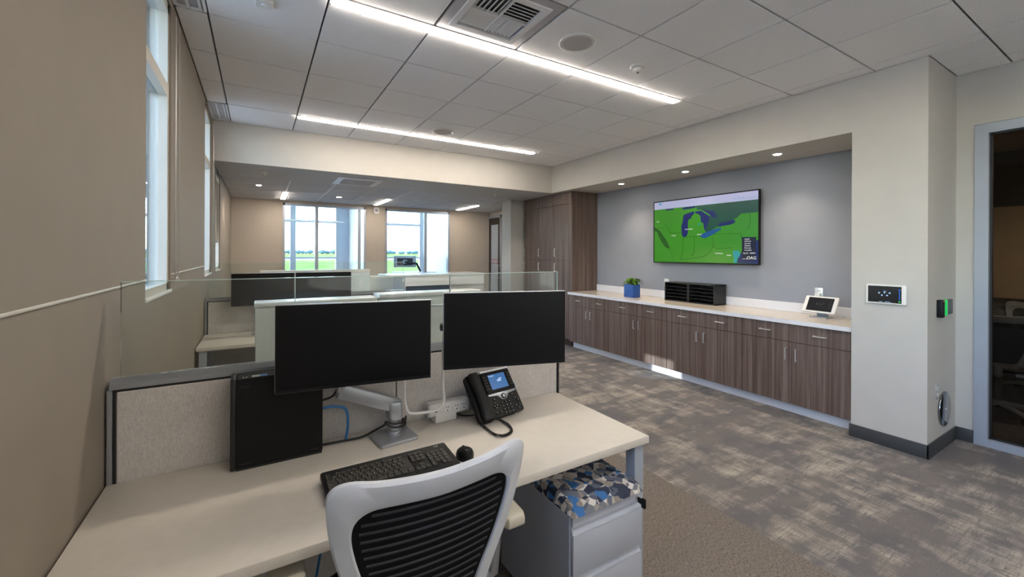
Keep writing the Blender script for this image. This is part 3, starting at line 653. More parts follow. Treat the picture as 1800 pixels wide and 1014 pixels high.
# wall touch panel on the column
wp = thing('wall_touch_panel', (WR - 0.001, 1.312, 1.226), 'white wall touch panel with a dark lit screen on the column', 'touch panel')
MW = Matrix(((0, 0, -1, 0), (-1, 0, 0, 0), (0, 1, 0, 0), (0, 0, 0, 1)))
MB().prism(rrect(0.252, 0.155, 0.006), 0, 0.02, 'z', 0.003).xf(MW).build('frame', 'plastic_white', wp)
s_ = MB().box(-0.112, 0.098, -0.066, 0.066, 0.02, 0.0215).xf(MW).build('screen', 'screen_dim', wp)
mb = MB()
for u, v in ((-0.04, 0.01), (-0.022, -0.008), (-0.006, 0.014), (0.01, -0.008), (0.026, 0.012)): mb.prism(rrect(0.011, 0.011, 0.004, cx=u, cy=v), 0.0213, 0.0222, 'z')
mb.box(-0.012, 0.006, 0.024, 0.027, 0.0213, 0.0222).box(-0.04, -0.02, -0.062, -0.058, 0.0213, 0.0222).box(-0.005, 0.03, -0.062, -0.058, 0.0213, 0.0222); mb.xf(MW).build('screen_icons', 'screen_ui', s_)
MB().box(0.083, 0.089, -0.04, 0.03, 0.0213, 0.0222).prism(rrect(0.013, 0.013, 0.005, cx=0.086, cy=0.04), 0.0213, 0.0222, 'z').xf(MW).build('screen_slider', 'screen_ui_blue', s_)
MB().prism(rrect(0.014, 0.012, 0.004, cx=0.086, cy=-0.053), 0.0213, 0.0222, 'z').xf(MW).build('screen_button', 'screen_ui_green', s_)
# card reader and blank plate on the column's side
cr = thing('card_reader', (4.56, 1.07, 1.125), 'black card reader with a red light on the side of the column', 'card reader')
MB().box(-0.028, 0.028, -0.036, 0, -0.07, 0.068, 0.005).build('body', 'plastic_black', cr); MB().box(-0.014, 0.014, -0.0375, -0.0355, 0.055, 0.062).build('status_light', 'reader_red', cr)
kp = thing('wall_keypad', (4.755, 1.07, 1.122), 'grey keypad with a glowing green strip beside the card reader', 'keypad')
MB().box(-0.035, 0.12, -0.018, 0, -0.058, 0.062, 0.004).build('body', 'ped_side', kp); MB().box(-0.058, -0.036, -0.022, 0.0, -0.062, 0.066, 0.002, 1).build('light_strip', 'reader_green', kp)
outlet((4.545, 1.069, 0.475), 0, 'low steel outlet on the side of the column above the round plate')
rp = thing('round_cover_plate', (4.71, 1.07, 0.312), 'round chrome cover plate low on the side of the column', 'cover plate')
MB().prism([(0.138 * math.cos(2 * math.pi * k / 48), 0.138 * math.sin(2 * math.pi * k / 48)) for k in range(48)], -0.014, 0, 'y', 0.004).build('plate', 'copper_plate', rp)
MB().cyl((0, -0.0175, 0), (0, -0.013, 0), 0.007).build('screw', 'steel', rp)

# ------------------------------------------------------------------ glass door and the dim meeting room behind it
dr = struct('door_1', MB().box(WD - 0.015, WD + 0.11, 0.885, 0.962, 0, 2.605).box(WD - 0.015, WD + 0.11, -1.195, -1.12, 0, 2.605).box(WD - 0.015, WD + 0.11, -1.12, 0.885, 2.53, 2.605).box(WD - 0.015, WD + 0.11, -1.12, 0.885, 0, 0.058), 'alu_frame', 'tall grey metal framed glass door front on the right')
MB().box(WD + 0.03, WD + 0.07, 0.872, 0.885, 0.058, 2.53).box(WD + 0.03, WD + 0.07, -1.12, 0.885, 0.058, 0.072).box(WD + 0.03, WD + 0.07, -1.12, 0.885, 2.517, 2.53).build('gasket', 'gasket', dr)
MB().box(WD + 0.045, WD + 0.053, -1.12, 0.874, 0.07, 2.52).build('pane', 'glass_tint', dr)
struct('floor_meeting_room', MB().box(5.2, 8.0, -2.4, 3.4, -0.12, 0.0), 'conf_floor', 'dark carpet of the meeting room behind the glass')
struct('wall_meeting_room', MB().box(7.7, 7.85, -2.4, 3.4, 0, 2.8).box(5.12, 7.7, 3.25, 3.4, 0, 2.8).box(5.12, 7.7, -2.4, -2.25, 0, 2.8), 'conf_wall', 'dark walls of the meeting room behind the glass')
struct('ceiling_meeting_room', MB().box(5.09, 7.85, -2.4, 3.4, 2.8, 2.9), 'conf_board', 'brownish ceiling of the meeting room')
tag(MB().box(7.665, 7.697, -1.6, 2.9, 1.03, 2.13, 0.004).build('wall_board', 'conf_board'), 'wide tan board on the meeting room wall behind the glass', 'board')
mtab = thing('meeting_table', (6.75, 0.95, 0), 'light wood meeting table behind the glass door', 'table')
MB().prism(rrect(0.8, 2.0, 0.08), 0.71, 0.745, 'z', 0.004).build('tabletop', 'conf_table', mtab)
for y in (-0.6, 0.6): MB().box(-0.05, 0.05, y - 0.05, y + 0.05, 0.02, 0.71).box(-0.3, 0.3, y - 0.05, y + 0.05, 0, 0.03).build('leg', 'plastic_dark', mtab)

# ------------------------------------------------------------------ office chair
def cat(P, n):
    P = [Vector((p[0], p[1], 0)) for p in P]; N = len(P); out = []
    for i in range(N):
        a, b2, c, d = P[i - 1], P[i], P[(i + 1) % N], P[(i + 2) % N]
        for k in range(n):
            s = k / n; q = 0.5 * ((2 * b2) + (c - a) * s + (2 * a - 5 * b2 + 4 * c - d) * s * s + (3 * b2 - a - 3 * c + d) * s ** 3); out.append((q.x, q.y))
    return out
OUT = [(0.0, 0.985), (0.14, 0.992), (0.222, 1.003), (0.262, 0.985), (0.268, 0.94), (0.258, 0.85), (0.236, 0.76), (0.205, 0.68), (0.178, 0.60), (0.160, 0.53), (0.10, 0.495)]
INN = [(0.0, 0.920), (0.10, 0.924), (0.168, 0.924), (0.204, 0.902), (0.213, 0.862), (0.202, 0.80), (0.178, 0.72), (0.150, 0.65), (0.128, 0.59), (0.110, 0.55), (0.065, 0.53)]
def mirror(P): return P + [(0, P[-1][1] - 0.003)] + [(-x, z) for x, z in P[:0:-1]]
def by(x, z): return -0.205 - 0.10 * ((z - 0.5) / 0.5) ** 1.1 * 1.0 + 0.55 * x * x
def make_chair(loc, rz, label, bands=True, frame='chair_frame', pad='chair_pad', group=None):
    c = thing('office_chair', loc, label, 'chair', rz=rz, group=group)
    A, B = cat(mirror(OUT), 5), cat(mirror(INN), 5); n = len(A); mb = MB(); bm = mb.bm
    def ring(P, dy): return [bm.verts.new((x, by(x, max(z, 0.5)) + dy, z)) for x, z in P]
    mid = [((a[0] * 0.5 + b2[0] * 0.5), (a[1] * 0.5 + b2[1] * 0.5)) for a, b2 in zip(A, B)]
    q1 = [(a[0] * 0.88 + b2[0] * 0.12, a[1] * 0.88 + b2[1] * 0.12) for a, b2 in zip(A, B)]; q2 = [(a[0] * 0.12 + b2[0] * 0.88, a[1] * 0.12 + b2[1] * 0.88) for a, b2 in zip(A, B)]
    R = [ring(A, 0.006), ring(A, -0.008), ring(q1, -0.014), ring(q2, -0.016), ring(B, -0.010), ring(B, 0.012), ring(q1, 0.012)]
    F = []
    for P, Q in zip(R, R[1:] + R[:1]):
        for k in range(n): F.append(bm.faces.new((P[k], P[(k + 1) % n], Q[(k + 1) % n], Q[k])))
    bmesh.ops.recalc_face_normals(bm, faces=F); mb.build('back_frame', frame, c)
    def wi(z):
        P = INN[2:]
        if z >= 0.902: return 0.175 + (0.924 - z) * 1.2
        for (xa, za), (xb, zb) in zip(P, P[1:]):
            if zb <= z <= za: return xb + (xa - xb) * (z - zb) / (za - zb) if za > zb else xa
        return 0.06
    def fm(u, v):
        z = 0.535 + 0.385 * v; x = (u - 0.5) * 2 * (wi(z) + 0.012); return (x, by(x, z) - 0.002, z)
    MB().grid(fm, 14, 16, 0.003).build('back_mesh', 'chair_mesh', c)
    if bands:
        for k in range(16):
            z = 0.905 - k * 0.0232; w_ = wi(z) - 0.016 - (0.012 if k == 0 else 0)
            def fb(u, v, z=z, w_=w_):
                x = (u - 0.5) * 2 * w_; zz = z + (v - 0.5) * 0.0088 + 0.004 * (x / 0.2) ** 2; return (x, by(x, zz) - 0.0055 - 0.0015 * math.sin(math.pi * v), zz)
            MB().grid(fb, 12, 2, 0.001).build('mesh_band', 'chair_band', c)
    # lumbar spine joining back to the mechanism
    MB().tube(smoothpath([(0, by(0, 0.5) - 0.01, 0.51), (0, -0.2, 0.44), (0, -0.12, 0.41), (0, -0.02, 0.41)], 6), 0.03, 10).build('spine', frame, c)
    def fs(u, v):
        a = (u - 0.5) * 2; b2 = (v - 0.5) * 2; sx = 0.245 * a * math.sqrt(max(0, 1 - 0.42 * b2 * b2)) ; sy = 0.235 * b2 * math.sqrt(max(0, 1 - 0.38 * a * a))
        return (sx, sy + 0.03, 0.47 + 0.02 * (1 - a * a) * (1 - b2 * b2) - (0.02 if b2 > 0.8 else 0) * (b2 - 0.8) * 5)
    MB().grid(fs, 12, 12, 0.05).build('seat', 'plastic_dark', c)
    MB().box(-0.11, 0.11, -0.1, 0.1, 0.385, 0.425, 0.01).build('mechanism', 'plastic_dark', c)
    for s_ in (-1, 1):
        ap = MB().prism([(x + s_ * 0.335, y) for x, y in [(-0.04, -0.11), (-0.03, -0.125), (0.03, -0.125), (0.042, -0.10), (0.048, 0.03), (0.04, 0.11), (0.02, 0.13), (-0.02, 0.13), (-0.038, 0.11), (-0.045, 0.03)]], 0.622, 0.664, 'z', 0.014, 3).build('armrest', pad, c)
        MB().tube([(s_ * 0.315, -0.02, 0.635), (s_ * 0.312, -0.02, 0.53)], 0.013, 12).build('arm_post', 'steel', c)
        MB().tube([(s_ * 0.312, -0.02, 0.545), (s_ * 0.30, -0.02, 0.43), (s_ * 0.25, -0.01, 0.405), (s_ * 0.08, 0, 0.40)], 0.02, 12).build('arm_sleeve', 'alu', c)
    MB().cyl((0, 0, 0.1), (0, 0, 0.39), 0.027).build('gas_lift', 'plastic_dark', c)
    for k in range(5):
        a = 2 * math.pi * k / 5 + 0.3; e = (0.29 * math.cos(a), 0.29 * math.sin(a))
        lg = MB().tube([(0.02 * math.cos(a), 0.02 * math.sin(a), 0.115), (e[0] * 0.6, e[1] * 0.6, 0.1), (e[0], e[1], 0.075)], 0.026, 8, False, 0.016).build('base_leg', frame, c)
        MB().cyl((e[0] - 0.02 * math.sin(a), e[1] + 0.02 * math.cos(a), 0.029), (e[0] + 0.02 * math.sin(a), e[1] - 0.02 * math.cos(a), 0.029), 0.027, n=14).cyl((e[0], e[1], 0.03), (e[0], e[1], 0.08), 0.008, n=8).build('caster', 'plastic_black', lg)
    return c
simple('chair_frame_dim', '#6b6966', 0.4, var=0.03)
ch1 = make_chair((0.403, 1.30, 0.004), 0, 'grey framed office chair with striped black mesh back at the near desk')
ch2 = make_chair((6.15, 1.02, 0), math.radians(-80), 'grey framed mesh chair behind the glass door', False, 'chair_frame_dim', 'plastic_dark', group='meeting room chairs')
dup(ch2, (7.38, 1.75, 0), math.radians(95), 'left dark chair on the far side of the meeting table')
dup(ch2, (7.38, 0.95, 0), math.radians(88), 'second dark chair on the far side of the meeting table')

# ------------------------------------------------------------------ near workstation
def make_partition(y, label, panes):
    p = thing('partition_panel', (0.53, y, 0), label, 'partition')
    xs = [-0.95, 0.02, 0.955]
    for a, b2 in zip(xs, xs[1:]): MB().box(a + 0.002, b2 - 0.002, -0.035, 0.035, 0.10, 1.056, 0.004, 1).build('fabric_tile', 'panel_fabric', p)
    MB().box(-0.955, 0.957, -0.031, 0.031, 0.0, 1.064).build('core', 'gasket', p)
    MB().box(-0.974, -0.959, -0.034, 0.034, 0.0, 1.066, 0.003, 1).build('wall_post', 'rail_grey', p)
    MB().box(0.957, 0.968, -0.038, 0.038, 0.0, 1.064, 0.002, 1).build('end_cap', 'gasket', p)
    MB().prism([(-0.038, 1.066), (0.038, 1.066), (0.038, 1.084), (0.016, 1.099), (-0.016, 1.099), (-0.038, 1.084)], -0.965, 0.97, 'x').build('top_rail', 'rail_grey', p)
    ex = [-0.945, -0.396, 0.302, 0.98]
    for a, b2 in zip(ex, ex[1:]):
        g = MB().box(a + 0.0015, b2 - 0.0015, -0.005, 0.005, 1.0995, 1.436).build('glass_pane', 'glass_partition', p)
        MB().box(b2 - 0.0035, b2 - 0.001, -0.0051, 0.0051, 1.0995, 1.436).box(a + 0.001, b2 - 0.001, -0.0051, 0.0051, 1.4345, 1.437).build('glass_edge', 'glass_edge', g)
    return p
PY = 1.972
pp = make_partition(PY, 'grey fabric partition with glass on top behind the near monitors', 3)
dup(pp, (0.53, PY + 3.06, 0), 0, 'grey fabric partition with glass on top behind the second desk')
def make_desk(y, label):
    d = thing('desk', (0.51, y, 0), label, 'desk')
    MB().box(-0.952, 0.958, -0.34, 0.340, 0.713, 0.745, 0.003, 2).build('worktop', 'laminate', d)
    for x0 in (-0.935, 0.885):
        MB().box(x0, x0 + 0.055, -0.325, -0.27, 0.0, 0.712, 0.003, 1).build('leg', 'desk_metal', d)
        MB().box(x0, x0 + 0.055, 0.25, 0.305, 0.0, 0.712, 0.003, 1).build('leg', 'desk_metal', d)
        MB().box(x0 + 0.005, x0 + 0.05, -0.27, 0.25, 0.665, 0.712).build('end_rail', 'desk_metal', d)
    MB().box(-0.88, 0.885, 0.2, 0.24, 0.665, 0.712).build('cross_rail', 'desk_metal', d)
    return d
DYC = 1.592
dk = make_desk(DYC, 'near off-white desk with the computer, phone and keyboard')
dup(dk, (0.51, DYC + 3.06, 0), 0, 'second off-white desk seen through the glass by the left wall')
ZD = 0.7455
# monitors
def make_monitor(p0, p1, z0, h, label, group='desk monitors'):
    p0, p1 = Vector((p0[0], p0[1])), Vector((p1[0], p1[1])); c = (p0 + p1) / 2; W = (p1 - p0).length; a = math.atan2(p1.y - p0.y, p1.x - p0.x)
    m_ = thing('monitor', (c.x, c.y, z0), label, 'monitor', rz=a, group=group)
    MB().box(-W / 2, W / 2, 0.002, 0.022, 0, h, 0.003, 2).build('housing', 'alu', m_)
    MB().prism(rrect(W * 0.7, h * 0.62, 0.03, cy=h * 0.5), 0.02, 0.045, 'y', 0.01).build('back_cover', 'plastic_dark', m_)
    b_ = 0.006
    MB().box(-W / 2 + 0.002, W / 2 - 0.002, 0.0, 0.006, 0.002, 0.014).box(-W / 2 + 0.002, W / 2 - 0.002, 0.0, 0.006, h - 0.007, h - 0.003).box(-W / 2 + 0.002, -W / 2 + b_, 0, 0.006, 0.014, h - 0.007).box(W / 2 - b_, W / 2 - 0.002, 0, 0.006, 0.014, h - 0.007).build('bezel', 'plastic_black', m_)
    MB().box(-W / 2 + b_, W / 2 - b_, 0.001, 0.006, 0.014, h - 0.007).build('screen', 'black_screen', m_)
    MB().prism(rrect(0.1, 0.1, 0.006, cy=h * 0.5), 0.045, 0.06, 'y').build('mount_plate', 'alu', m_)
    return m_
make_monitor((0.050, 1.722), (0.606, 1.634), 1.030, 0.322, 'left black monitor of the near desk')
make_monitor((0.655, 1.625), (1.172, 1.470), 1.055, 0.322, 'right black monitor of the near desk, above the phone')
m3 = make_monitor((-0.225, 4.80), (0.315, 4.80), 1.02, 0.32, 'left black monitor of the second desk, seen through the glass')
m4 = make_monitor((0.325, 4.80), (0.865, 4.80), 1.02, 0.32, 'right black monitor of the second desk, seen through the glass')
for m_ in (m3, m4):
    MB().box(-0.03, 0.03, 0.045, 0.075, -0.27, 0.2, 0.004).build('stand_neck', 'alu', m_); MB().prism(rrect(0.2, 0.16, 0.02, cy=0.04), -0.2745, -0.264, 'z', 0.002).build('stand_base', 'alu', m_)
# monitor arm
ma = thing('monitor_mount', (0.50, 1.805, ZD), 'silver monitor arm with a square base plate and bent white tube', 'monitor mount')
MB().prism(rrect(0.165, 0.165, 0.012), 0, 0.014, 'z', 0.004).xf(Rz(math.radians(6))).build('base_plate', 'alu', ma)
MB().lathe([(0.032, 0.014), (0.031, 0.02), (0.026, 0.024), (0.025, 0.08)], (0.012, 0.035, 0)).build('post', 'alu', ma)
MB().bar((0.030, 0.035, 0.122), (-0.22, 0.012, 0.238), 0.050, 0.060, bev=0.008).prism(rrect(0.058, 0.075, 0.012, cx=0.012, cy=0.035), 0.070, 0.148, 'z', 0.004).build('lower_arm', 'alu', ma)
MB().tube([(-0.21, 0.012, 0.225), (-0.21, -0.02, 0.34), (-0.175, -0.062, 0.446)], 0.02, 12).build('upper_arm', 'alu', ma)
tube = smoothpath([(0.043, -0.02, 0.33), (0.042, -0.02, 0.20), (0.046, -0.02, 0.145), (0.058, -0.025, 0.107), (0.085, -0.03, 0.097), (0.13, -0.033, 0.094), (0.18, -0.036, 0.094), (0.206, -0.036, 0.106), (0.217, -0.036, 0.14), (0.213, -0.036, 0.20), (0.212, -0.036, 0.36), (0.214, -0.05, 0.47)], 6)
MB().tube(tube, 0.0062, 10).build('bent_tube', 'cable_white', ma, label='white bent tube')
MB().tube([(0.20, -0.04, 0.465), (0.30, -0.12, 0.47), (0.425, -0.197, 0.471)], 0.018, 10).build('side_arm', 'plastic_dark', ma)
MB().tube([(-0.02, -0.035, 0.32), (0.043, -0.02, 0.33)], 0.008, 8).tube([(-0.17, -0.06, 0.36), (-0.02, -0.035, 0.32)], 0.008, 8).build('tube_bracket', 'plastic_dark', ma)
# PC
pc = thing('desktop_computer', (0.07, 1.86, ZD), 'slim black desktop computer standing on the near desk', 'computer')
MB().box(-0.138, 0.150, -0.048, 0.048, 0.006, 0.333, 0.003, 1).build('case', 'plastic_black', pc)
MB().box(-0.156, -0.1385, -0.05, 0.05, 0.004, 0.335, 0.004).build('front_bezel', 'plastic_dark', pc)
MB().box(-0.138, 0.150, -0.0505, -0.0485, 0.018, 0.326, 0.001, 1).build('side_panel', 'plastic_black', pc)
for x, z in ((-0.112, 0.305), (-0.112, 0.022), (0.122, 0.022)): MB().box(x - 0.017, x + 0.017, -0.0516, -0.0504, z - 0.0025, z + 0.0025).build('foot_rib', 'plastic_dark', pc)
MB().box(-0.09, -0.064, -0.036, -0.012, 0.333, 0.3338).build('sticker', 'legend_white', pc); MB().box(-0.064, -0.04, -0.036, -0.012, 0.333, 0.3338).build('sticker', 'sticker_blue', pc)
MB().box(-0.118, -0.114, -0.036, -0.02, 0.333, 0.3336).box(-0.108, -0.104, -0.036, -0.02, 0.333, 0.3336).build('port_mark', 'legend_white', pc)
MB().box(-0.136, 0.148, -0.0475, -0.03, 0, 0.007).box(-0.136, 0.148, 0.03, 0.0475, 0, 0.007).build('foot', 'gasket', pc)
# cables
def cable(pts, r, mat, lab, nm='cable'): tag(MB().tube(smoothpath(pts, 8), r, 8).build(nm, mat), lab, 'cable', group='cables on the near desk')
cable([(0.224, 1.86, 0.905), (0.27, 1.86, 0.905), (0.315, 1.86, 0.885), (0.325, 1.865, 0.82), (0.318, 1.875, 0.7505)], 0.0055, 'cable_blue', 'blue network cable arching from the computer', 'network_cable')
cable([(0.224, 1.875, 0.7505), (0.30, 1.87, 0.7505), (0.38, 1.865, 0.752), (0.435, 1.85, 0.775), (0.462, 1.80, 0.81), (0.47, 1.798, 0.825)], 0.0048, 'cable_black', 'thick black cable lying along the desk to the monitor arm')
cable([(0.224, 1.87, 0.935), (0.265, 1.86, 0.95), (0.285, 1.84, 1.0), (0.28, 1.80, 1.05)], 0.0045, 'cable_black', 'black cable looping up behind the left monitor')
cable([(0.224, 1.88, 0.975), (0.26, 1.87, 1.01), (0.28, 1.82, 1.06)], 0.004, 'cable_black', 'straight black cable from the computer top to the left monitor')
cable([(0.462, 1.80, 0.822), (0.50, 1.797, 0.806), (0.55, 1.812, 0.803), (0.575, 1.87, 0.80), (0.58, 1.90, 0.78), (0.582, 1.91, 0.7505)], 0.0042, 'cable_black', 'upper black cable wrapped round the arm post')
cable([(0.463, 1.80, 0.814), (0.50, 1.795, 0.792), (0.55, 1.808, 0.788), (0.566, 1.86, 0.79), (0.568, 1.90, 0.78), (0.574, 1.92, 0.7505)], 0.0042, 'cable_black', 'lower black cable wrapped round the arm post')
cable([(0.27, 1.87, 0.70), (0.262, 1.86, 0.6), (0.24, 1.85, 0.45), (0.20, 1.85, 0.2), (0.19, 1.86, 0.01)], 0.005, 'cable_blue', 'blue cable hanging down under the near desk', 'network_cable')
# power module
pw = thing('power_module', (0.765, 1.885, ZD), 'white desk power module with sockets clamped to the near desk', 'power strip')
MB().prism([(-0.055, 0.0), (0.05, 0.0), (0.05, 0.045), (-0.055, 0.045)], -0.035, 0.03, 'y', 0.003).build('stand', 'plastic_white', pw)
MB().box(-0.082, 0.118, -0.03, 0.025, 0.030, 0.088, 0.004).build('housing', 'plastic_white', pw)
MB().box(-0.090, -0.0825, -0.028, 0.023, 0.032, 0.086).build('end_cap', 'vent_grey', pw)
for k, x in enumerate((-0.052, 0.005, 0.052, 0.090)):
    if k == 0:
        s_ = MB().box(x - 0.012, x + 0.012, -0.0318, -0.0302, 0.046, 0.074).build('usb_port', 'vent_white', pw); MB().box(x - 0.007, x + 0.007, -0.0325, -0.0316, 0.063, 0.068).box(x - 0.007, x + 0.007, -0.0325, -0.0316, 0.05, 0.055).build('slots', 'plastic_black', s_)
    else:
        s_ = MB().prism(rrect(0.03, 0.038, 0.004, cx=x, cy=0.06), -0.0325, -0.0300, 'y').build('socket', 'vent_white', pw)
        MB().box(x - 0.007, x - 0.0045, -0.0331, -0.0323, 0.061, 0.071).box(x + 0.0045, x + 0.007, -0.0331, -0.0323, 0.061, 0.071).box(x - 0.0025, x + 0.0025, -0.0331, -0.0323, 0.047, 0.053).build('slots', 'plastic_black', s_)
# ------------------------------------------------------------------ desk phone
ph = thing('desk_phone', (1.015, 1.735, ZD), 'black desk phone with a blue screen below the right monitor', 'phone', rz=math.radians(9))
TI = math.radians(52)
MP = T(0, 0, 0.017) @ Rx(TI)                      # phone plane: x across, y up the slope, z out of the face
L = 0.225
MB().prism(rrect(0.262, L, 0.012, cx=0.0, cy=L / 2), -0.02, 0.0, 'z', 0.004).xf(MP).build('body', 'plastic_dark', ph)
MB().prism([(-0.09, 0.012), (0.012, 0.0), (0.115, 0.0), (0.118, 0.012), (0.10, 0.11), (0.075, 0.12)], -0.08, 0.08, 'x').build('stand', 'plastic_black', ph) if False else MB().prism([(0.02, 0.0), (0.115, 0.0), (0.118, 0.01), (0.088, 0.12), (0.078, 0.118)], -0.08, 0.08, 'x').build('stand', 'plastic_black', ph)
MB().prism(rrect(0.085, L + 0.01, 0.02, cx=-0.105, cy=L / 2 - 0.004), -0.018, 0.008, 'z', 0.004).xf(MP).build('cradle', 'plastic_black', ph)
hs = MB()
prof = [(-0.002, 0.026, 0.024), (0.02, 0.030, 0.034), (0.05, 0.026, 0.034), (0.09, 0.022, 0.036), (0.14, 0.022, 0.036), (0.18, 0.026, 0.034), (0.205, 0.029, 0.032), (0.225, 0.024, 0.022)]
rings = []
for y, wdt, hgt in prof:
    rings.append([hs.bm.verts.new((-0.105 + wdt * math.copysign(abs(math.cos(2 * math.pi * k / 16)) ** 0.7, math.cos(2 * math.pi * k / 16)), y, 0.022 + hgt * 0.62 * math.copysign(abs(math.sin(2 * math.pi * k / 16)) ** 0.7, math.sin(2 * math.pi * k / 16)))) for k in range(16)])
for A_, B_ in zip(rings, rings[1:]):
    for k in range(16): hs.bm.faces.new((A_[k], A_[(k + 1) % 16], B_[(k + 1) % 16], B_[k]))
hs.bm.faces.new(rings[0][::-1]); hs.bm.faces.new(rings[-1]); bmesh.ops.recalc_face_normals(hs.bm, faces=hs.bm.faces[:])
hs.xf(MP).build('handset', 'plastic_dark', ph)
dp = MB().prism(rrect(0.178, 0.108, 0.006, cx=0.036, cy=0.168), 0.0, 0.007, 'z', 0.002).xf(MP).build('display', 'plastic_black', ph)
MB().box(-0.053, 0.125, 0.222, 0.232, 0.0, 0.009).xf(MP).build('silver_band', 'alu', ph)
MB().box(-0.016, 0.088, 0.130, 0.206, 0.007, 0.0078).xf(MP).build('screen', 'phone_blue', dp)
MB().box(-0.012, 0.02, 0.196, 0.2, 0.0078, 0.0083).box(0.03, 0.055, 0.165, 0.175, 0.0078, 0.0083).box(0.042, 0.062, 0.176, 0.182, 0.0078, 0.0083).xf(MP).build('screen_marks', 'screen_ui', dp)
for k in range(5):
    for xa in (-0.046, 0.102): MB().box(xa, xa + 0.016, 0.135 + k * 0.015, 0.142 + k * 0.015, 0.007, 0.009).xf(MP).build('line_key', 'key_black', dp)
MB().prism([(-0.05, 0.113), (0.122, 0.113), (0.122, 0.104), (0.07, 0.098), (0.052, 0.078), (0.036, 0.073), (0.020, 0.078), (0.002, 0.098), (-0.05, 0.104)], 0, 0.004, 'z', 0.001).xf(MP).build('silver_yoke', 'alu', ph)
MB().prism([(0.036 + 0.014 * math.cos(2 * math.pi * k / 24), 0.09 + 0.014 * math.sin(2 * math.pi * k / 24)) for k in range(24)], 0.003, 0.007, 'z', 0.001).xf(MP).build('navigation_ring', 'plastic_black', ph)
MB().prism([(0.036 + 0.009 * math.cos(2 * math.pi * k / 24), 0.09 + 0.009 * math.sin(2 * math.pi * k / 24)) for k in range(24)], 0.006, 0.009, 'z', 0.001).xf(MP).build('navigation_button', 'alu', ph)
bk = [(0.014 + 0.022 * c_, 0.06 - 0.0165 * r_) for r_ in range(4) for c_ in range(3)]
bk += [(-0.036, 0.055), (-0.02, 0.055), (-0.028, 0.067), (-0.028, 0.043), (-0.036, 0.02), (-0.012, 0.02), (0.088, 0.055), (0.112, 0.055), (0.1, 0.068), (0.088, 0.03), (0.112, 0.03), (0.1, 0.016), (-0.024, 0.085), (0.09, 0.09)]
btn = MB().prism(rrect(0.0135, 0.0095, 0.003), 0, 0.004, 'z', 0.001).xf(MP.to_3x3().to_4x4()).mesh('button', 'plastic_black')
for x, y in bk: put('button', btn, ph, MP @ Vector((x, y, 0)))
mk = MB()
for x, y in bk: mk.box(x - 0.0025, x + 0.0025, y - 0.002, y + 0.002, 0.004, 0.0043)
mk.xf(MP).build('button_marks', 'legend_white', ph)
MB().box(0.132, 0.137, 0.125, 0.14, -0.008, -0.004).xf(MP).build('blue_tab', 'sticker_blue', ph)
base = smoothpath([(-0.125, 0.06, 0.02), (-0.14, -0.02, 0.008), (-0.155, -0.12, 0.008), (-0.125, -0.155, 0.008), (-0.075, -0.14, 0.008), (-0.045, -0.085, 0.008), (-0.04, -0.04, 0.009), (-0.06, -0.012, 0.022)], 8)
coil = []; nturn = 62
for k in range(nturn * 8 + 1):
    s_ = k / (nturn * 8) * (len(base) - 1); i0 = min(int(s_), len(base) - 2); f_ = s_ - i0
    p = base[i0].lerp(base[i0 + 1], f_); d = (base[i0 + 1] - base[i0]).normalized(); sd = d.cross(Vector((0, 0, 1))).normalized(); up = sd.cross(d); a = 2 * math.pi * k / 8
    coil.append(p + (sd * math.cos(a) + up * math.sin(a)) * 0.0048)
MB().tube(coil, 0.0021, 5).build('coiled_cord', 'plastic_dark', ph)
cable([(0.93, 1.83, 0.77), (0.91, 1.84, 0.752), (0.86, 1.86, 0.751), (0.83, 1.88, 0.76)], 0.003, 'cable_black', 'short black cable between the phone and the power module')
# ------------------------------------------------------------------ keyboard and mouse
kb = thing('keyboard', (0.413, 1.490, ZD), 'black full-size keyboard on the near desk behind the chair', 'keyboard', rz=math.radians(0.5))
KM = T(0, 0, 0.0138) @ Rx(math.radians(5))
MB().prism(rrect(0.458, 0.178, 0.010), -0.005, 0.014, 'z', 0.003).xf(KM).build('case', 'plastic_dark', kb)
keys = {}
def key(x, y, w, h):
    k_ = (round(w, 4), round(h, 4))
    if k_ not in keys: keys[k_] = MB().box(-w / 2, w / 2, -h / 2, h / 2, 0, 0.0055, 0.0015, 1).xf(KM.to_3x3().to_4x4()).mesh('key', 'key_black')
    put('key', keys[k_], kb, KM @ Vector((x, y, 0.0137)))
    LG.box(x - w / 2 + 0.0035, x - w / 2 + 0.0058, y + 0.001, y + 0.0035, 0.0192, 0.0194)
LG = MB(); u_ = 0.0188; x0 = -0.218; g_ = 0.0022
rows = [[1] * 13 + [2], [1.5] + [1] * 12 + [1.5], [1.75] + [1] * 11 + [2.25], [2.25] + [1] * 10 + [2.75], [1.25, 1.25, 1.25, 6.25, 1.25, 1.25, 1.25, 1.25]]
for r_, row in enumerate(rows):
    x = x0; y = 0.034 - r_ * u_
    for w in row: key(x + w * u_ / 2, y, w * u_ - g_, u_ - g_); x += w * u_
yf = 0.034 + u_ * 1.02
for k in range(13):
    x = x0 + u_ / 2 + (k + (0.75 if k > 0 else 0) + (0.42 if k > 4 else 0) + (0.42 if k > 8 else 0)) * u_ * 0.965; key(x, yf, u_ - g_, 0.011)
xn = x0 + 15.25 * u_
for c_ in range(3):
    key(xn + (c_ + 0.5) * u_, yf, u_ - g_, 0.011); key(xn + (c_ + 0.5) * u_, 0.034, u_ - g_, u_ - g_); key(xn + (c_ + 0.5) * u_, 0.034 - u_, u_ - g_, u_ - g_); key(xn + (c_ + 0.5) * u_, 0.034 - 4 * u_, u_ - g_, u_ - g_)
key(xn + 1.5 * u_, 0.034 - 3 * u_, u_ - g_, u_ - g_)
xp = xn + 3.3 * u_
for r_ in range(5):
    for c_ in range(4):
        if r_ == 4 and c_ == 1: continue
        key(xp + (c_ + 0.5) * u_, 0.034 - r_ * u_, u_ - g_, u_ - g_)
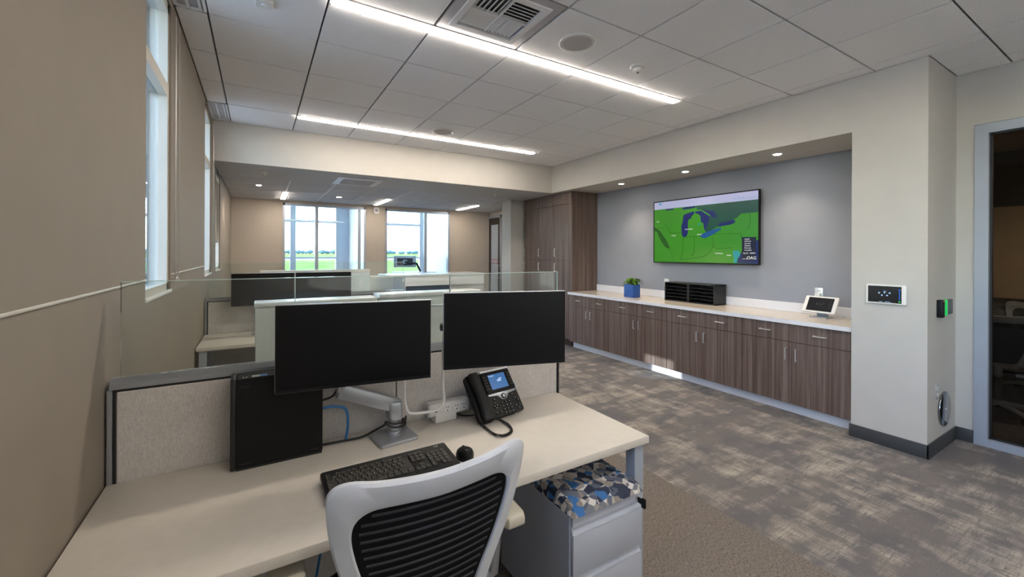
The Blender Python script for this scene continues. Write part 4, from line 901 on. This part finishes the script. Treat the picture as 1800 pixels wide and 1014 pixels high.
LG.xf(KM).build('key_legends', 'legend_white', kb)
tm = KM @ T(0.178, 0.070, 0.0141)
text('logo_text', 'logi', 0.012, 'legend_white', tm, kb, 0.0002)
ms = thing('mouse', (0.693, 1.492, ZD), 'black wireless mouse right of the keyboard', 'mouse', rz=math.radians(-12))
def fms(u, v):
    a = 2 * math.pi * u; r_ = math.sin(v * math.pi / 2); rx = 0.031 + 0.003 * math.cos(2 * a); x = rx * math.cos(a) * r_ ** 0.7; y = 0.05 * math.sin(a) * r_ ** 0.7
    z = 0.036 * math.cos(v * math.pi / 2) ** 0.6 * (1 - 0.25 * (y / 0.05)) ; return (x, y, z)
mbm = MB().grid(fms, 28, 12); bmesh.ops.remove_doubles(mbm.bm, verts=mbm.bm.verts[:], dist=0.0004); bmesh.ops.recalc_face_normals(mbm.bm, faces=mbm.bm.faces[:])
mbm.build('shell', 'plastic_black', ms)
MB().cyl((-0.004, 0.026, 0.0225), (0.004, 0.026, 0.0225), 0.010, n=16).build('scroll_wheel', 'plastic_dark', ms)
MB().tube([(0, 0.0, 0.0362), (0, 0.015, 0.0335), (0, 0.03, 0.0285), (0, 0.042, 0.021)], 0.0008, 5).build('button_split', 'gasket', ms); MB().box(-0.004, 0.004, -0.028, -0.022, 0.0375, 0.0385).build('logo', 'legend_white', ms)
# ------------------------------------------------------------------ mobile pedestal with printed seat
pd = thing('mobile_pedestal', (1.192, 1.215, 0.004), 'grey mobile drawer pedestal with patterned blue cushion under the near desk', 'drawer cabinet')
PW = 0.188
MB().box(-PW, PW, 0.014, 0.53, 0.05, 0.546, 0.003, 1).build('body', 'ped_grey', pd)
MB().box(-PW + 0.004, PW - 0.004, 0.0, 0.016, 0.508, 0.544, 0.002, 1).build('top_strip', 'ped_grey', pd)
for z0, z1 in ((0.326, 0.476), (0.058, 0.292)):
    d = MB().box(-PW + 0.004, PW - 0.004, -0.004, 0.014, z0, z1, 0.003, 2).build('drawer', 'ped_grey', pd)
    MB().prism([(-0.004, z1), (0.010, z1), (0.013, z1 + 0.026), (0.011, z1 + 0.026), (0.004, z1 + 0.006), (-0.004, z1 + 0.004)], -PW + 0.006, PW - 0.006, 'x').build('finger_pull', 'ped_grey', d)
MB().cyl((PW - 0.03, -0.006, 0.524), (PW - 0.03, 0.004, 0.524), 0.009).build('lock', 'steel', pd)
MB().box(PW - 0.032, PW - 0.028, -0.03, -0.006, 0.508, 0.530).box(PW - 0.036, PW - 0.024, -0.045, -0.027, 0.498, 0.536, 0.002, 1).build('key', 'plastic_black', pd)
for sx in (-1, 1):
    for y in (0.06, 0.47): MB().cyl((sx * 0.15 - 0.012, y, 0.027), (sx * 0.15 + 0.012, y, 0.027), 0.023).cyl((sx * 0.15, y, 0.03), (sx * 0.15, y, 0.05), 0.01, n=8).build('caster', 'plastic_black', pd)
def fcu(u, v):
    a, b2 = u * 2 - 1, v * 2 - 1; e = (1 - abs(a) ** 6) * (1 - abs(b2) ** 8)
    return (a * PW, 0.258 + b2 * 0.268, 0.548 + 0.052 * max(0, e) ** 0.35)
cu = MB().grid(fcu, 28, 32); cu.box(-PW, PW, -0.008, 0.526, 0.546, 0.550)
cu.build('cushion', 'cushion_print', pd, label='cushion printed with blue, grey and white shards')

# ------------------------------------------------------------------ farther office furniture
wc = []
for (x0, x1, zt, lab) in ((-0.015, 0.615, 1.272, 'left white storage cabinet standing behind the near partition glass'), (0.635, 1.32, 1.288, 'right white storage cabinet standing behind the near partition glass')):
    c = thing('storage_cabinet', ((x0 + x1) / 2, 2.6, 0.004), lab, 'cabinet', group='white storage cabinets behind the partition'); h_ = (x1 - x0) / 2; zt -= 0.004
    MB().box(-h_, h_, 0.014, 0.145, 0, zt - 0.025).build('body', 'white_gloss', c); MB().box(-h_ - 0.004, h_ + 0.004, -0.002, 0.15, zt - 0.024, zt, 0.004).build('top', 'white_gloss', c)
    for k in range(4):
        d = MB().box(-h_ + 0.003, h_ - 0.003, 0, 0.013, 0.05 + k * 0.298, 0.345 + k * 0.298, 0.002, 1).build('drawer', 'white_gloss', c)
        MB().box(-0.07, 0.07, -0.012, 0.0, 0.30 + k * 0.298, 0.308 + k * 0.298, 0.002, 1).build('handle', 'alu', d)
lp = thing('low_partition', (0.80, 7.05, 0), 'pale low partition with a cream cap in front of the left glazed opening', 'partition')
MB().box(-0.76, 0.73, -0.05, 0.05, 0, 1.235).build('panel', 'panel_fabric', lp); MB().box(-0.78, 0.75, -0.07, 0.07, 1.235, 1.28, 0.004, 1).build('cap', 'laminate', lp)
MB().box(0.45, 0.73, -0.12, -0.05, 0.0, 1.235, 0.004, 1).build('end_box', 'white_gloss', lp); MB().box(0.56, 0.63, -0.126, -0.12, 1.02, 1.13).build('outlet_plate', 'plastic_white', lp)
rc = thing('reception_counter', (2.55, 6.5, 0), 'white counter with a glossy top and navy front before the right glazed opening', 'counter')
MB().box(-0.86, 0.82, -0.02, 0.55, 1.175, 1.205, 0.003, 1).build('countertop', 'white_gloss', rc); MB().box(-0.575, 0.82, -0.005, 0.02, 1.02, 1.174).build('fascia', 'white_paint', rc)
MB().box(-0.575, 0.2, 0.02, 0.06, 0.0, 1.17).build('front_panel', 'navy_panel', rc); MB().box(0.2, 0.82, 0.02, 0.06, 0.0, 1.17).build('front_panel', 'panel_fabric', rc); MB().box(-0.62, -0.56, 0.0, 0.5, 0, 1.17).build('end_panel', 'alu_frame', rc)
gs = thing('storage_cabinet', (1.78, 7.12, 0), 'pale grey drawer unit between the low partition and the reception counter', 'cabinet')
MB().box(-0.2, 0.2, 0, 0.45, 0, 1.15, 0.004, 1).build('body', 'vent_white', gs)
for k in range(4): MB().box(-0.19, 0.19, -0.012, 0, 0.05 + k * 0.272, 0.31 + k * 0.272, 0.003, 1).build('drawer', 'vent_white', gs)
# strobe on the far wall, dark door
sb = thing('alarm_strobe', (2.24, YF - 0.001, 2.49), 'white alarm strobe between the two glazed openings', 'alarm')
MB().prism(rrect(0.12, 0.15, 0.02), -0.035, 0, 'y', 0.004).build('body', 'plastic_white', sb); MB().box(-0.035, 0.035, -0.045, -0.035, -0.03, 0.03, 0.004).build('lens', 'vent_grey', sb); MB().bar((-0.025, -0.046, -0.02), (0.025, -0.046, 0.02), 0.008, 0.002, up=(0, 1, 0)).bar((-0.025, -0.046, 0.02), (0.025, -0.046, -0.02), 0.008, 0.002, up=(0, 1, 0)).build('symbol', 'plastic_dark', sb)
d2 = struct('door_2', MB().box(5.09, 5.13, 8.96, 9.06, 0.01, 2.44).box(5.09, 5.13, 9.44, 9.54, 0.01, 2.44).box(5.09, 5.13, 9.06, 9.44, 2.27, 2.44).box(5.09, 5.13, 9.06, 9.44, 0.01, 0.25), 'door_brown', 'dark brown sliding door with frosted glass and red lettering')
MB().box(5.10, 5.115, 9.06, 9.44, 0.25, 2.27).build('pane', 'frosted', d2)
MB().box(5.08, 5.13, 8.93, 8.96, 0.0, 2.5).box(5.08, 5.13, 8.93, 9.54, 2.44, 2.5).build('door_frame', 'alu_frame', d2)
DT = Matrix(((0, 0, -1, 5.099), (-1, 0, 0, 9.25), (0, 1, 0, 1.37), (0, 0, 0, 1)))
text('emergency_text', 'IN EMERGENCY', 0.05, 'red_print', DT, d2, 0.001, 'CENTER'); text('push_text', 'PUSH TO OPEN', 0.05, 'red_print', T(0, 0, -0.085) @ DT, d2, 0.001, 'CENTER')
MB().tube([(5.09, 9.0, 0.95), (5.05, 9.0, 0.95), (5.05, 9.0, 1.25), (5.09, 9.0, 1.25)], 0.012, 8).build('handle', 'steel', d2)
# things in the glazed offices
fd = thing('office_desk', (3.55, 10.9, 0), 'pale desk inside the right glazed office', 'desk')
MB().box(-0.5, 0.5, -0.3, 0.3, 1.02, 1.05, 0.003, 1).build('worktop', 'laminate', fd)
for sx in (-0.44, 0.44): MB().box(sx - 0.04, sx + 0.04, -0.2, 0.2, 0, 1.02).build('leg', 'desk_metal', fd)
fm_ = make_monitor((3.62, 10.95), (3.05, 11.05), 1.17, 0.30, 'silver-backed monitor in the right glazed office', None)
MB().tube([(0.0, 0.06, 0.15), (-0.06, 0.12, 0.12), (-0.3, 0.06, 0.1), (-0.42, -0.05, -0.115)], 0.03, 8).build('support_arm', 'plastic_dark', fm_)
MB().tube([(-0.42, -0.05, -0.115), (-0.40, -0.05, -0.12)], 0.07, 12).build('arm_foot', 'plastic_dark', fm_)
dup(ch2, (2.75, 10.3, 0), math.radians(70), 'dark chair in the right glazed office in front of the window', 'office chairs')
dup(ch2, (0.62, 8.35, 0), math.radians(175), 'dark chair top showing over the low partition', 'office chairs')
